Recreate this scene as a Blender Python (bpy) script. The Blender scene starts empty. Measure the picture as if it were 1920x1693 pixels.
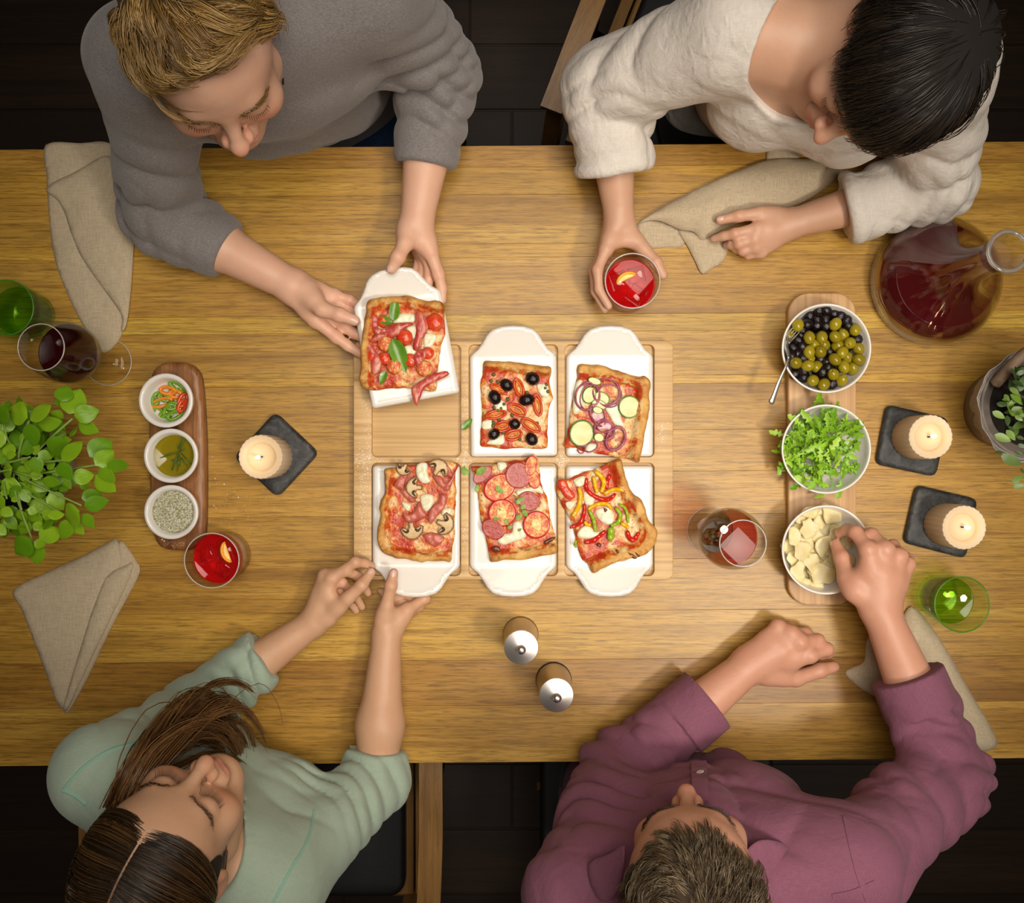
import bpy, bmesh, math, random
import numpy as np
from mathutils import Vector, Matrix, Euler, noise as mnoise
from mathutils.geometry import delaunay_2d_cdt

# ---------------------------------------------------------------- camera, world, lights, exposure
TZ = 0.75            # table top above the floor
CH = 1.65            # camera above the table top
S = 0.87e-3          # metres per photograph pixel on the table top
FPX = CH / S         # focal length in pixels of the 1920 wide frame
scene = bpy.context.scene
COL = scene.collection
cam = bpy.data.cameras.new('camera')
cam.sensor_fit = 'HORIZONTAL'; cam.sensor_width = 36.0; cam.lens = 36.0 * FPX / 1920.0
cam.clip_start = 0.05
cam_o = bpy.data.objects.new('camera', cam); COL.objects.link(cam_o)
cam_o.location = (0, 0, TZ + CH); cam_o.rotation_euler = (0, 0, 0)
scene.camera = cam_o
vs = scene.view_settings
vs.view_transform = 'Standard'; vs.look = 'None'; vs.gamma = 1.0; vs.use_curve_mapping = False
vs.exposure = -0.06
world = bpy.data.worlds.new('dim_room'); scene.world = world; world.use_nodes = True
world.node_tree.nodes['Background'].inputs[0].default_value = (1.0, 0.80, 0.60, 1)
world.node_tree.nodes['Background'].inputs[1].default_value = 0.022

def spot(name, loc, target, power, size_deg, blend, radius, color):
    l = bpy.data.lights.new(name, 'SPOT'); l.energy = power; l.color = color
    l.spot_size = math.radians(size_deg); l.spot_blend = blend; l.shadow_soft_size = radius
    o = bpy.data.objects.new(name, l); COL.objects.link(o); o.location = loc
    o.rotation_euler = (Vector(target) - Vector(loc)).to_track_quat('-Z', 'Y').to_euler()
    return o
def area(name, loc, target, power, sx, sy, color, spread=180):
    l = bpy.data.lights.new(name, 'AREA'); l.shape = 'RECTANGLE'; l.size = sx; l.size_y = sy
    l.energy = power; l.color = color; l.spread = math.radians(spread)
    o = bpy.data.objects.new(name, l); COL.objects.link(o); o.location = loc
    o.rotation_euler = (Vector(target) - Vector(loc)).to_track_quat('-Z', 'Y').to_euler()
    return o
spot('key_spotlight', (0.95, -0.62, TZ + 2.15), (0.16, 0.02, TZ), 114, 46.5, 1.0, 0.16, (1.0, 0.90, 0.77))
area('ceiling_softbox', (0.25, 0.15, TZ + 2.3), (0.10, 0.0, TZ), 11, 1.5, 1.1, (1.0, 0.90, 0.78), 80)

random.seed(7)
rng = np.random.default_rng(7)

# ---------------------------------------------------------------- helpers
def P(px, py, h=0.0):
    k = S * (CH - h) / CH
    return Vector(((px - 960.0) * k, (846.5 - py) * k, TZ + h))
def PN(px, py, h=0.0):
    return np.array(P(px, py, h))

def tag(o, label=None, cat=None, group=None, kind=None):
    if label: o['label'] = label
    if cat: o['category'] = cat
    if group: o['group'] = group
    if kind: o['kind'] = kind
    return o
def thing(name, label, cat, loc=(0, 0, 0), group=None, rz=0.0, kind=None):
    o = bpy.data.objects.new(name, None); COL.objects.link(o)
    o.empty_display_size = 0.02
    o.location = loc; o.rotation_euler = (0, 0, rz)
    return tag(o, label, cat, group, kind)
def mesh_data(name, verts, faces, mats=None, smooth=True, mat_idx=None):
    me = bpy.data.meshes.new(name)
    if isinstance(faces, np.ndarray):
        v = np.ascontiguousarray(verts, dtype=np.float32); f = np.ascontiguousarray(faces, dtype=np.int32)
        n = f.shape[1]
        me.vertices.add(len(v)); me.vertices.foreach_set('co', v.ravel())
        me.loops.add(f.size); me.loops.foreach_set('vertex_index', f.ravel())
        me.polygons.add(len(f)); me.polygons.foreach_set('loop_start', np.arange(0, f.size, n, dtype=np.int32))
        me.update(calc_edges=True)
    else:
        me.from_pydata([tuple(map(float, p)) for p in verts], [], [tuple(map(int, q)) for q in faces])
    if smooth: me.polygons.foreach_set('use_smooth', np.ones(len(me.polygons), dtype=bool))
    if mats is not None:
        for m in (mats if isinstance(mats, (list, tuple)) else [mats]): me.materials.append(m)
    if mat_idx is not None: me.polygons.foreach_set('material_index', np.asarray(mat_idx, dtype=np.int32))
    me.validate(clean_customdata=False); me.update()
    return me
def put(name, me, parent=None, loc=(0, 0, 0), rot=(0, 0, 0), scale=(1, 1, 1)):
    o = bpy.data.objects.new(name, me); COL.objects.link(o)
    o.location = loc; o.rotation_euler = rot; o.scale = scale
    if parent is not None: o.parent = parent
    return o
def mk(name, vf, mats, parent=None, loc=(0, 0, 0), smooth=True, rot=(0, 0, 0), mat_idx=None, sharp=None):
    me = mesh_data(name, vf[0], vf[1], mats, smooth, mat_idx)
    if sharp is not None: me.set_sharp_from_angle(angle=math.radians(sharp))
    return put(name, me, parent, loc, rot)
def attr(me, name, vals):
    a = me.attributes.new(name, 'FLOAT', 'POINT'); a.data.foreach_set('value', np.asarray(vals, dtype=np.float32))
def cattr(me, name, vals):
    a = me.attributes.new(name, 'FLOAT_COLOR', 'POINT')
    v = np.ones((len(vals), 4), dtype=np.float32); v[:, :3] = vals
    a.data.foreach_set('color', v.ravel())
def join(*vfs):
    V = []; F = []; n = 0
    for v, f in vfs:
        V += [tuple(p) for p in v]; F += [tuple(i + n for i in q) for q in f]; n += len(v)
    return V, F
def lathe(prof, seg=48, flute=None):
    """prof: list of (r, z); r==0 closes with a pole."""
    V = []; F = []; rows = []
    for r, z in prof:
        if r <= 1e-7:
            rows.append([len(V)]); V.append((0, 0, z))
        else:
            row = []
            for i in range(seg):
                a = 2 * math.pi * i / seg
                rr = r * (1 + (flute(a, z) if flute else 0))
                row.append(len(V)); V.append((rr * math.cos(a), rr * math.sin(a), z))
            rows.append(row)
    for A, B in zip(rows[:-1], rows[1:]):
        if len(A) == 1 and len(B) == 1: continue
        for i in range(seg):
            j = (i + 1) % seg
            if len(A) == 1: F.append((A[0], B[i], B[j]))
            elif len(B) == 1: F.append((A[i], B[0], A[j]))
            else: F.append((A[i], B[i], B[j], A[j]))
    F = [tuple(reversed(f)) for f in F]
    return V, F
def box(x0, x1, y0, y1, z0, z1, b=0.0):
    if b <= 0:
        V = [(x, y, z) for x in (x0, x1) for y in (y0, y1) for z in (z0, z1)]
        F = [(0, 1, 3, 2), (4, 6, 7, 5), (0, 4, 5, 1), (2, 3, 7, 6), (0, 2, 6, 4), (1, 5, 7, 3)]
        return V, F
    rect = lambda d: [(x0 + d, y0 + d), (x1 - d, y0 + d), (x1 - d, y1 - d), (x0 + d, y1 - d)]
    V = []; F = []
    for z, d in ((z0, b), (z0 + b, 0), (z1 - b, 0), (z1, b)): V += [(x, y, z) for x, y in rect(d)]
    for k in range(3):
        for i in range(4):
            j = (i + 1) % 4; F.append((k * 4 + i, k * 4 + j, k * 4 + 4 + j, k * 4 + 4 + i))
    F.append((3, 2, 1, 0)); F.append((12, 13, 14, 15))
    return V, F
def tube(pts, radii, sides=8, cap=True, flat=None):
    """tube round a polyline; flat = (normal vector, factor) squashes the section."""
    pts = [Vector(p) for p in pts]; n = len(pts)
    if not hasattr(radii, '__len__'): radii = [radii] * n
    V = []; F = []
    t0 = (pts[1] - pts[0]).normalized()
    ref = Vector((0, 0, 1)) if abs(t0.z) < 0.9 else Vector((1, 0, 0))
    u = t0.cross(ref).normalized()
    for i, p in enumerate(pts):
        t = (pts[min(i + 1, n - 1)] - pts[max(i - 1, 0)]).normalized()
        u = (u - t * u.dot(t)).normalized(); w = t.cross(u)
        for k in range(sides):
            a = 2 * math.pi * k / sides
            d = (u * math.cos(a) + w * math.sin(a)) * radii[i]
            if flat: d -= flat[0] * d.dot(flat[0]) * (1 - flat[1])
            V.append(tuple(p + d))
    for i in range(n - 1):
        for k in range(sides):
            j = (k + 1) % sides
            F.append((i * sides + k, i * sides + j, (i + 1) * sides + j, (i + 1) * sides + k))
    if cap:
        F.append(tuple(reversed(range(sides)))); F.append(tuple((n - 1) * sides + k for k in range(sides)))
    return V, F
def smooth_loop(pts, per=6, closed=True):
    """Catmull-Rom through 2-D or 3-D points."""
    pts = [np.array(p, float) for p in pts]; n = len(pts); out = []
    rngi = range(n) if closed else range(n - 1)
    for i in rngi:
        if closed: a, b, c, d = pts[i - 1], pts[i], pts[(i + 1) % n], pts[(i + 2) % n]
        else: a, b, c, d = pts[max(i - 1, 0)], pts[i], pts[i + 1], pts[min(i + 2, n - 1)]
        for k in range(per):
            t = k / per
            out.append(0.5 * (2 * b + (c - a) * t + (2 * a - 5 * b + 4 * c - d) * t * t + (3 * b - a - 3 * c + d) * t ** 3))
    if not closed: out.append(pts[-1])
    return out
def resample(pts, step, closed=True):
    pts = np.array([np.array(p, float) for p in pts]); q = np.vstack([pts, pts[:1]]) if closed else pts
    d = np.r_[0, np.cumsum(np.linalg.norm(np.diff(q, axis=0), axis=1))]
    n = max(3, int(round(d[-1] / step))); t = np.linspace(0, d[-1], n + (0 if closed else 1), endpoint=not closed)
    return np.stack([np.interp(t, d, q[:, k]) for k in range(q.shape[1])], 1)
def seg_dist(p, a, b):
    ba = b - a; t = np.clip(((p - a) @ ba) / (ba @ ba + 1e-12), 0, 1)
    return np.linalg.norm(p - a - t[:, None] * ba, axis=1)
def poly_dist(p, poly):
    d = np.full(len(p), 1e9); n = len(poly)
    for i in range(n): d = np.minimum(d, seg_dist(p, poly[i], poly[(i + 1) % n]))
    return d
def inside(p, poly):
    c = np.zeros(len(p), bool); n = len(poly)
    for i in range(n):
        a = poly[i]; b = poly[(i + 1) % n]
        m = (a[1] > p[:, 1]) != (b[1] > p[:, 1])
        x = (b[0] - a[0]) * (p[:, 1] - a[1]) / (b[1] - a[1] + 1e-15) + a[0]
        c ^= m & (p[:, 0] < x)
    return c
def patch(outline, step, top, bottom=None, jitter=0.25, seed=1):
    """Solid sheet over a 2-D outline. top(p, d) -> z for points p with border distance d; bottom(p, d) -> z."""
    o = resample(outline, step); r = np.random.default_rng(seed)
    lo = o.min(0); hi = o.max(0)
    gx, gy = np.meshgrid(np.arange(lo[0], hi[0], step), np.arange(lo[1], hi[1], step))
    g = np.stack([gx.ravel(), gy.ravel()], 1) + r.uniform(-jitter, jitter, (gx.size, 2)) * step
    g = g[inside(g, o)]
    if len(g): g = g[poly_dist(g, o) > 0.45 * step]
    pts = np.vstack([o, g]) if len(g) else o
    n = len(o)
    res = delaunay_2d_cdt([Vector(p) for p in pts], [(i, (i + 1) % n) for i in range(n)], [list(range(n))], 1, 1e-7)
    v2 = np.array([tuple(v) for v in res[0]]); tris = [tuple(f) for f in res[2]]
    d = poly_dist(v2, o); d[d < 1e-6] = 0
    zt = top(v2, d)
    # orient
    F = []
    for f in tris:
        a, b, c = v2[f[0]], v2[f[1]], v2[f[2]]
        F.append(f if (b[0] - a[0]) * (c[1] - a[1]) - (b[1] - a[1]) * (c[0] - a[0]) > 0 else tuple(reversed(f)))
    V = np.column_stack([v2, zt]); N = len(V)
    if bottom is not None:
        zb = bottom(v2, d)
        V = np.vstack([V, np.column_stack([v2, zb])])
        cnt = {}
        for f in F:
            for i in range(3):
                e = (f[i], f[(i + 1) % 3]); cnt[e] = 1
        sides = [(b, a, a + N, b + N) for (a, b) in cnt if (b, a) not in cnt]
        F = F + [tuple(i + N for i in reversed(f)) for f in F] + sides
    return V, F, d
def rrect(x0, x1, y0, y1, r, seg=6):
    out = []
    for cx, cy, a0 in ((x1 - r, y1 - r, 0), (x0 + r, y1 - r, 90), (x0 + r, y0 + r, 180), (x1 - r, y0 + r, 270)):
        for k in range(seg + 1):
            a = math.radians(a0 + 90 * k / seg); out.append((cx + r * math.cos(a), cy + r * math.sin(a)))
    return out
def curve_slab(name, loops, z0, z1, bevel, mats, parent=None, loc=(0, 0, 0), bres=2):
    """extruded 2-D outline (first loop) with holes (others), rounded edges."""
    cu = bpy.data.curves.new(name, 'CURVE'); cu.dimensions = '2D'; cu.fill_mode = 'BOTH'
    for lp in loops:
        s = cu.splines.new('POLY'); s.points.add(len(lp) - 1); s.use_cyclic_u = True
        for p, q in zip(s.points, lp): p.co = (q[0], q[1], 0, 1)
    cu.extrude = (z1 - z0) / 2 - bevel; cu.bevel_depth = bevel; cu.bevel_resolution = bres; cu.offset = -bevel
    tmp = bpy.data.objects.new('tmp', cu); COL.objects.link(tmp)
    dg = bpy.context.evaluated_depsgraph_get(); me = bpy.data.meshes.new_from_object(tmp.evaluated_get(dg))
    bpy.data.objects.remove(tmp); bpy.data.curves.remove(cu)
    me.transform(Matrix.Translation((0, 0, (z0 + z1) / 2))); me.name = name
    bm = bmesh.new(); bm.from_mesh(me); bmesh.ops.remove_doubles(bm, verts=bm.verts, dist=1e-5); bm.to_mesh(me); bm.free()
    me.materials.clear()
    for m in (mats if isinstance(mats, (list, tuple)) else [mats]): me.materials.append(m)
    me.polygons.foreach_set('use_smooth', np.ones(len(me.polygons), dtype=bool)); me.set_sharp_from_angle(angle=math.radians(35))
    return put(name, me, parent, loc)
def n3(p, sc, seed=0.0):
    return mnoise.noise(Vector((p[0] * sc + seed, p[1] * sc - seed * 1.7, (p[2] if len(p) > 2 else 0) * sc + seed * .6)))
def n3a(p, sc, seed=0.0):
    return np.array([n3(q, sc, seed) for q in p])

# ---------------------------------------------------------------- materials
class NT:
    def __init__(s, name):
        s.m = bpy.data.materials.new(name); s.m.use_nodes = True; s.t = s.m.node_tree
        s.b = s.t.nodes['Principled BSDF']; s.out = s.t.nodes['Material Output']
    def n(s, typ, **kw):
        nd = s.t.nodes.new(typ)
        for k, v in kw.items():
            if k.startswith('_'): setattr(nd, k[1:], v)
            else:
                key = k.replace('__', ' '); inp = nd.inputs[int(key[1:])] if key[0] == 'i' and key[1:].isdigit() else nd.inputs[key]
                s.set(inp, v)
        return nd
    def set(s, inp, v):
        if hasattr(v, 'is_linked') or isinstance(v, bpy.types.NodeSocket): s.t.links.new(v, inp)
        elif isinstance(v, (tuple, list)) and len(v) == 3 and inp.type == 'RGBA': inp.default_value = (*v, 1)
        else: inp.default_value = v
    def bs(s, **kw):
        for k, v in kw.items(): s.set(s.b.inputs[k.replace('__', ' ')], v)
        return s.m
    def coord(s, scale=(1, 1, 1), kind='Object', off=None, rot=(0, 0, 0)):
        tc = s.n('ShaderNodeTexCoord'); mp = s.n('ShaderNodeMapping', Vector=tc.outputs[kind], Scale=scale, Rotation=rot)
        if off is not None: s.t.links.new(off, mp.inputs['Location'])
        return mp.outputs[0]
    def noise(s, vec, scale, detail=4, rough=.55, dist=0.0):
        return s.n('ShaderNodeTexNoise', Vector=vec, Scale=scale, Detail=detail, Roughness=rough, Distortion=dist).outputs['Fac']
    def ramp(s, fac, stops, interp='LINEAR'):
        r = s.n('ShaderNodeValToRGB', Fac=fac); cr = r.color_ramp; cr.interpolation = interp
        while len(cr.elements) < len(stops): cr.elements.new(0.5)
        for e, (p, c) in zip(cr.elements, stops):
            e.position = p; e.color = (*c, 1) if hasattr(c, '__len__') else (c, c, c, 1)
        return r.outputs['Color']
    def mix(s, fac, a, b, mode='MIX'):
        m = s.n('ShaderNodeMix', _data_type='RGBA', _blend_type=mode)
        s.set(m.inputs['Factor'], fac); s.set(m.inputs[6], a); s.set(m.inputs[7], b)
        return m.outputs[2]
    def math(s, op, a, b=0.0):
        m = s.n('ShaderNodeMath', _operation=op); s.set(m.inputs[0], a); s.set(m.inputs[1], b); return m.outputs[0]
    def bump(s, h, strength=.3, dist=.001):
        return s.n('ShaderNodeBump', Height=h, Strength=strength, Distance=dist).outputs[0]
    def attr(s, name, out='Fac'):
        a = s.n('ShaderNodeAttribute'); a.attribute_name = name; return a.outputs[out]

def simple(name, col, rough=.5, vary=None, bump=None, **kw):
    """vary = (second colour, scale); bump = (scale, strength, distance)"""
    t = NT(name); c = t.coord()
    base = col
    if vary: base = t.mix(t.ramp(t.noise(c, vary[1], 4), [(.35, 0), (.65, 1)]), col, vary[0])
    t.bs(Base__Color=base, Roughness=rough, **kw)
    if bump: t.bs(Normal=t.bump(t.noise(c, bump[0], 4), bump[1], bump[2]))
    return t.m

def wood(name, dark, mid, light, along='x', sc=1.0, rough=.45, pore=.5, ring=.35, tint=True):
    t = NT(name)
    oi = t.n('ShaderNodeObjectInfo')
    off = t.n('ShaderNodeCombineXYZ', X=t.math('MULTIPLY', oi.outputs['Random'], 37.0), Y=t.math('MULTIPLY', oi.outputs['Random'], 11.0), Z=t.math('MULTIPLY', oi.outputs['Random'], 5.0)).outputs[0]
    f = (lambda a, b: (a * sc, b * sc, b * sc)) if along == 'x' else (lambda a, b: (b * sc, a * sc, b * sc))
    big = t.noise(t.coord(f(1.1, 34), off=off), 1.0, 6, .62, .25)
    broad = t.noise(t.coord(f(1.6, 9), off=off), 1.0, 2, .5, .6)
    col = t.ramp(t.math('ADD', t.math('MULTIPLY', big, .72), t.math('MULTIPLY', broad, .28)), [(.34, dark), (.5, mid), (.66, light)])
    w = t.n('ShaderNodeTexWave', _bands_direction='Y' if along == 'x' else 'X', Vector=t.coord(f(1.0, 9), off=off), Scale=5.0, Distortion=7.0, Detail=2.0, Detail__Scale=1.0)
    col = t.mix(t.math('MULTIPLY', t.ramp(w.outputs['Fac'], [(.0, 1), (.25, 0)]), ring * .45), col, tuple(x * .6 for x in dark))
    fine = t.noise(t.coord(f(34, 560), off=off), 1.0, 3, .6)
    fine2 = t.noise(t.coord(f(14, 260), off=off), 1.0, 3, .6)
    col = t.mix(t.math('MULTIPLY', t.ramp(fine, [(.52, 0), (.70, 1)]), pore), col, tuple(x * .5 for x in dark))
    col = t.mix(t.math('MULTIPLY', t.ramp(fine2, [(.50, 0), (.64, 1)]), pore * .75), col, tuple(x * .62 for x in dark))
    if tint: col = t.mix(1.0, col, oi.outputs['Color'], 'MULTIPLY')
    t.bs(Base__Color=col, Roughness=rough, Normal=t.bump(fine, .12, .0006))
    return t.m

def cloth(name, col, col2, weave=900, rough=.9, wrinkle=(30, .5, .004), sheen=.08, crinkle=0.0):
    t = NT(name); c = t.coord()
    wx = t.n('ShaderNodeTexNoise', Vector=t.coord((weave, weave * .08, weave)), Scale=1.0, Detail=2.0).outputs['Fac']
    wy = t.n('ShaderNodeTexNoise', Vector=t.coord((weave * .08, weave, weave)), Scale=1.0, Detail=2.0).outputs['Fac']
    wv = t.math('MULTIPLY', t.math('ADD', wx, wy), .5)
    base = t.mix(t.ramp(wv, [(.38, 0), (.62, 1)]), col, col2)
    h = t.math('ADD', t.math('MULTIPLY', wv, .12), t.math('MULTIPLY', t.noise(c, wrinkle[0], 3, .5, .6), 1.0))
    if crinkle:
        rg = t.n('ShaderNodeTexNoise', _noise_type='RIDGED_MULTIFRACTAL', Vector=t.coord((1.0, .45, .7), rot=(.3, .5, .6)), Scale=crinkle, Detail=3.0, Roughness=.45, Distortion=.5).outputs['Fac']
        h = t.math('ADD', h, t.math('MULTIPLY', rg, .45))
    t.bs(Base__Color=base, Roughness=rough, Sheen__Weight=sheen, Normal=t.bump(h, wrinkle[1], wrinkle[2]))
    t.b.inputs['Specular IOR Level'].default_value = .2
    return t.m

def clear_glass(name, tint=(1, 1, 1), edge=(.9, .9, .9), refl=1.0):
    """thin-walled glass: tinted see-through plus mirror reflection by Fresnel"""
    t = NT(name); t.t.nodes.remove(t.b)
    lw = t.n('ShaderNodeLayerWeight', Blend=.5)
    tr = t.n('ShaderNodeBsdfTransparent', Color=t.mix(t.math('POWER', lw.outputs['Facing'], 2.0), tint, tuple(a * b for a, b in zip(tint, edge))))
    gl = t.n('ShaderNodeBsdfGlossy', Color=(1, 1, 1), Roughness=.02)
    fac = t.math('ADD', .045, t.math('MULTIPLY', t.math('POWER', lw.outputs['Facing'], 4.0), .8))
    mx = t.n('ShaderNodeMixShader', i0=t.math('MULTIPLY', fac, refl), i1=tr.outputs[0], i2=gl.outputs[0])
    t.t.links.new(mx.outputs[0], t.out.inputs['Surface'])
    return t.m

MATS = {}
# ---------------------------------------------------------------- materials of the setting
M_oak = wood('oiled_oak', (.30, .150, .020), (.47, .258, .038), (.58, .350, .062), 'x', 1.0, .40, .75, .5)
M_floor = wood('dark_floor_wood', (.014, .006, .0022), (.024, .011, .004), (.036, .017, .006), 'x', 1.0, .5, .5, .3)
M_chairwood = wood('chair_oak', (.17, .078, .016), (.27, .135, .030), (.35, .185, .045), 'y', 1.0, .45, .4, .2)
M_leather = simple('black_leather', (.006, .006, .007), .55, bump=(120, .2, .001))
M_steelleg = simple('dark_steel', (.03, .03, .03), .4, Metallic=1.0)

# ---------------------------------------------------------------- floor of dark boards
floor = mk('floor', box(-6, 6, -6, 6, -0.06, -0.004), M_floor, smooth=False); tag(floor, 'dark brown wooden floor under the table', None, None, 'structure')
y = -1.98; k = 0
while y < 1.9:
    w = .155
    for x0, x1 in ((-2.2, -0.4 + .5 * ((k * 7) % 5) / 5), (-0.4 + .5 * ((k * 7) % 5) / 5, 2.2)):
        b = mk('floor_board', box(x0 + .0015, x1 - .0015, y + .002, y + w - .002, -.004, 0.0, .0015), M_floor, floor, smooth=False)
        v = random.uniform(.75, 1.25); b.color = (v, v, v, 1)
    y += w; k += 1

# ---------------------------------------------------------------- table of oak staves
ROT = math.radians(0.45)
def rotz(p, a=ROT): return (p[0] * math.cos(a) - p[1] * math.sin(a), p[0] * math.sin(a) + p[1] * math.cos(a), p[2])
table = thing('dining_table', 'long oiled oak dining table made of glued staves', 'table', (0, 0, 0))
rows = [273, 313, 365, 457, 482, 590, 622, 706, 722, 808, 886, 966, 1050, 1146, 1237, 1322, 1429]
tints = [(.95, .90, .88), (1.10, 1.12, 1.0), (1.0, 1.0, .98), (1.22, 1.26, 1.12), (.98, .96, .95), (1.12, 1.22, 1.0), (.97, .97, .95), (1.2, 1.25, 1.05),
         (.94, .92, .92), (1.0, .98, .95), (1.06, 1.04, 1.0), (1.0, 1.0, .96), (.98, .96, .92), (1.10, 1.12, 1.08), (.80, .72, .66), (.99, .97, .93)]
for (a, b), tn in zip(zip(rows[:-1], rows[1:]), tints):
    y0 = (846.5 - b) * S; y1 = (846.5 - a) * S
    v, f = box(-1.15, 1.15, y0 + .0001, y1 - .0001, TZ - .042, TZ, .0003)
    o = mk('plank', ([rotz(p) for p in v], f), M_oak, table, smooth=False)
    o.color = (*tn, 1)
for sx in (-1, 1):
    for sy in (-1, 1):
        v, f = box(sx * 1.0 - .045, sx * 1.0 + .045, sy * .40 - .045, sy * .40 + .045, 0, TZ - .1, .003)
        o = mk('leg', (v, f), M_oak, table, smooth=False); o.color = (.8, .8, .8, 1)
for sy in (-1, 1):
    o = mk('apron', box(-.955, .955, sy * .40 - .012, sy * .40 + .012, TZ - .12, TZ - .0425, .002), M_oak, table, smooth=False); o.color = (.8, .8, .8, 1)

# ---------------------------------------------------------------- chairs: oak frames, black seats, two of them with arms
def slat(pts, w, th, axis):
    """bent board: width w along axis, thickness th"""
    V = []; F = []; n = len(pts); ax = Vector(axis)
    pts = [Vector(p) for p in pts]
    for i, p in enumerate(pts):
        t_ = (pts[min(i + 1, n - 1)] - pts[max(i - 1, 0)]).normalized(); nn = t_.cross(ax).normalized()
        for a, b in ((-1, -1), (1, -1), (1, 1), (-1, 1)): V.append(tuple(p + ax * a * w / 2 + nn * b * th / 2))
    for i in range(n - 1):
        for k in range(4): F.append((i * 4 + k, i * 4 + (k + 1) % 4, i * 4 + 4 + (k + 1) % 4, i * 4 + 4 + k))
    F += [(3, 2, 1, 0), tuple((n - 1) * 4 + k for k in range(4))]
    return V, F
def chair(label, x, y, rz, arms=True):
    """front of the chair points to local +y"""
    c = thing('dining_chair', label, 'chair', (x, y, 0), 'oak chairs around the table', rz)
    W = .225; D0 = -.22; D1 = .24
    curve_slab('seat', [rrect(-W, W, D0, D1, .03)], .405, .452, .012, M_leather, c)
    e_ = .012 if arms else -.03
    mk('seat_frame', box(-W - e_, W + e_, D0 - (.018 if arms else -.03), D1 - .03, .36, .404, .004), M_chairwood, c, smooth=False)
    for s in (-1, 1):
        X = s * (.292 if arms else W - .06)
        if arms:
            mk('arm', slat(smooth_loop([(X, D1 + .03, .625), (X, .10, .648), (X, -.05, .652), (X - s * .010, -.20, .655), (X - s * .045, -.30, .67)], 6, False), .040, .022, (1, 0, 0)), M_chairwood, c, sharp=40)
            mk('leg', slat([(X, D1 - .02, 0), (X, D1 + .01, .3), (X, D1 - .01, .615)], .030, .034, (1, 0, 0)), M_chairwood, c, sharp=40)
            mk('side_rail', slat([(s * (W + .028), D0 - .03, .385), (s * (W + .028), D1, .385)], .022, .036, (1, 0, 0)), M_chairwood, c, sharp=40)
            mk('arm_bracket', tube([(s * (W + .03), .02, .385), (X, .02, .395), (X, .02, .645)], .008, 6), M_steelleg, c)
        else:
            mk('leg', slat([(X, D1 - .04, 0), (X, D1 - .04, .36)], .034, .034, (1, 0, 0)), M_chairwood, c, sharp=40)
        mk('rear_post', slat(smooth_loop([(s * (W + .01), -.31, 0), (s * (W + .01), -.25, .40), (s * (W + .01), -.26, .62), (s * (W + .005), -.34, .86)], 6, False), .030, .034, (1, 0, 0)), M_chairwood, c, sharp=40)
    back = smooth_loop([(-W, -.325, .78), (-.12, -.352, .79), (.12, -.352, .79), (W, -.325, .78)], 6, False)
    V = []; F = []
    for i, p in enumerate(back):
        for dz, dy in ((-.075, .0), (-.075, -.018), (.075, -.03), (.075, -.012)): V.append((p[0], p[1] + dy, p[2] + dz))
    for i in range(len(back) - 1):
        for k in range(4): F.append((i * 4 + k, i * 4 + (k + 1) % 4, i * 4 + 4 + (k + 1) % 4, i * 4 + 4 + k))
    F += [(3, 2, 1, 0), tuple((len(back) - 1) * 4 + k for k in range(4))]
    mk('backrest', (V, F), M_leather, c, sharp=40)
    mk('stretcher', tube([(-W, .0, .16), (W, .0, .16)], .011, 8), M_chairwood, c)
    return c
chair('oak chair with black seat under the blond person in the grey sweater', -.36, .76, math.pi + .25, False)
chair('oak armchair behind the dark-haired person in the white blouse', .44, .74, math.pi - .38, True)
chair('oak armchair with black seat beside the person in the mint top', -.432, -.64, .0, True)
chair('oak chair under the person in the plum shirt', .28, -.74, .0, False)
# ---------------------------------------------------------------- table ware materials
M_china = simple('white_china', (.83, .80, .75), .22, Coat__Weight=.3)
M_bamboo = NT('bamboo'); t = M_bamboo
_c = t.ramp(t.noise(t.coord((3, 150, 150)), 1.0, 2, .5), [(.3, (.48, .285, .11)), (.55, (.62, .40, .17)), (.75, (.71, .49, .23))])
t.bs(Base__Color=_c, Roughness=.5); M_bamboo = t.m
M_bambooY = NT('bamboo_lengthwise'); t = M_bambooY
_c = t.ramp(t.noise(t.coord((150, 3, 150)), 1.0, 2, .5), [(.3, (.47, .27, .12)), (.55, (.57, .35, .17)), (.75, (.64, .42, .21))])
t.bs(Base__Color=_c, Roughness=.5); M_bambooY = t.m
M_olivewood = wood('olive_wood', (.15, .052, .015), (.32, .135, .042), (.45, .215, .075), 'y', 1.6, .4, .5, .6)
M_slate = NT('slate'); t = M_slate; _c = t.coord()
_n = t.noise(_c, 60, 8, .7, 1.0)
t.bs(Base__Color=t.ramp(_n, [(.4, (.018, .019, .020)), (.62, (.06, .062, .062)), (.8, (.16, .16, .155))]), Roughness=.55, Normal=t.bump(_n, .4, .001)); M_slate = t.m
M_wax = simple('cream_wax', (.70, .57, .405), .45, Subsurface__Weight=.35, Subsurface__Radius=(.012, .007, .004), Subsurface__Scale=.5)
M_wick = simple('burnt_wick', (.01, .008, .006), .9)
M_flame = NT('flame'); t = M_flame; t.bs(Base__Color=(1, .7, .3), Emission__Color=(1.0, .75, .38), Emission__Strength=9.0); M_flame = t.m
M_steel = simple('brushed_steel', (.72, .69, .66), .36, Metallic=1.0, bump=(8, .02, .0005))
M_steelb = simple('steel_body_wood_reflection', (.50, .42, .33), .28, Metallic=1.0)  # stainless steel; the brown reflection of the wood is put into its colour
M_rubber = simple('black_rubber', (.01, .01, .01), .6)
M_linen = cloth('beige_linen', (.45, .365, .245), (.57, .475, .335), 700, .9, (18, .3, .006))
M_glass = clear_glass('clear_glass', (.99, .99, .985), (.80, .78, .75))
M_thin = clear_glass('thin_glass', (.99, .99, .985), (.78, .76, .73), .40)
M_green = clear_glass('green_glass', (.95, .985, .84), (.80, .93, .60), .5)
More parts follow.
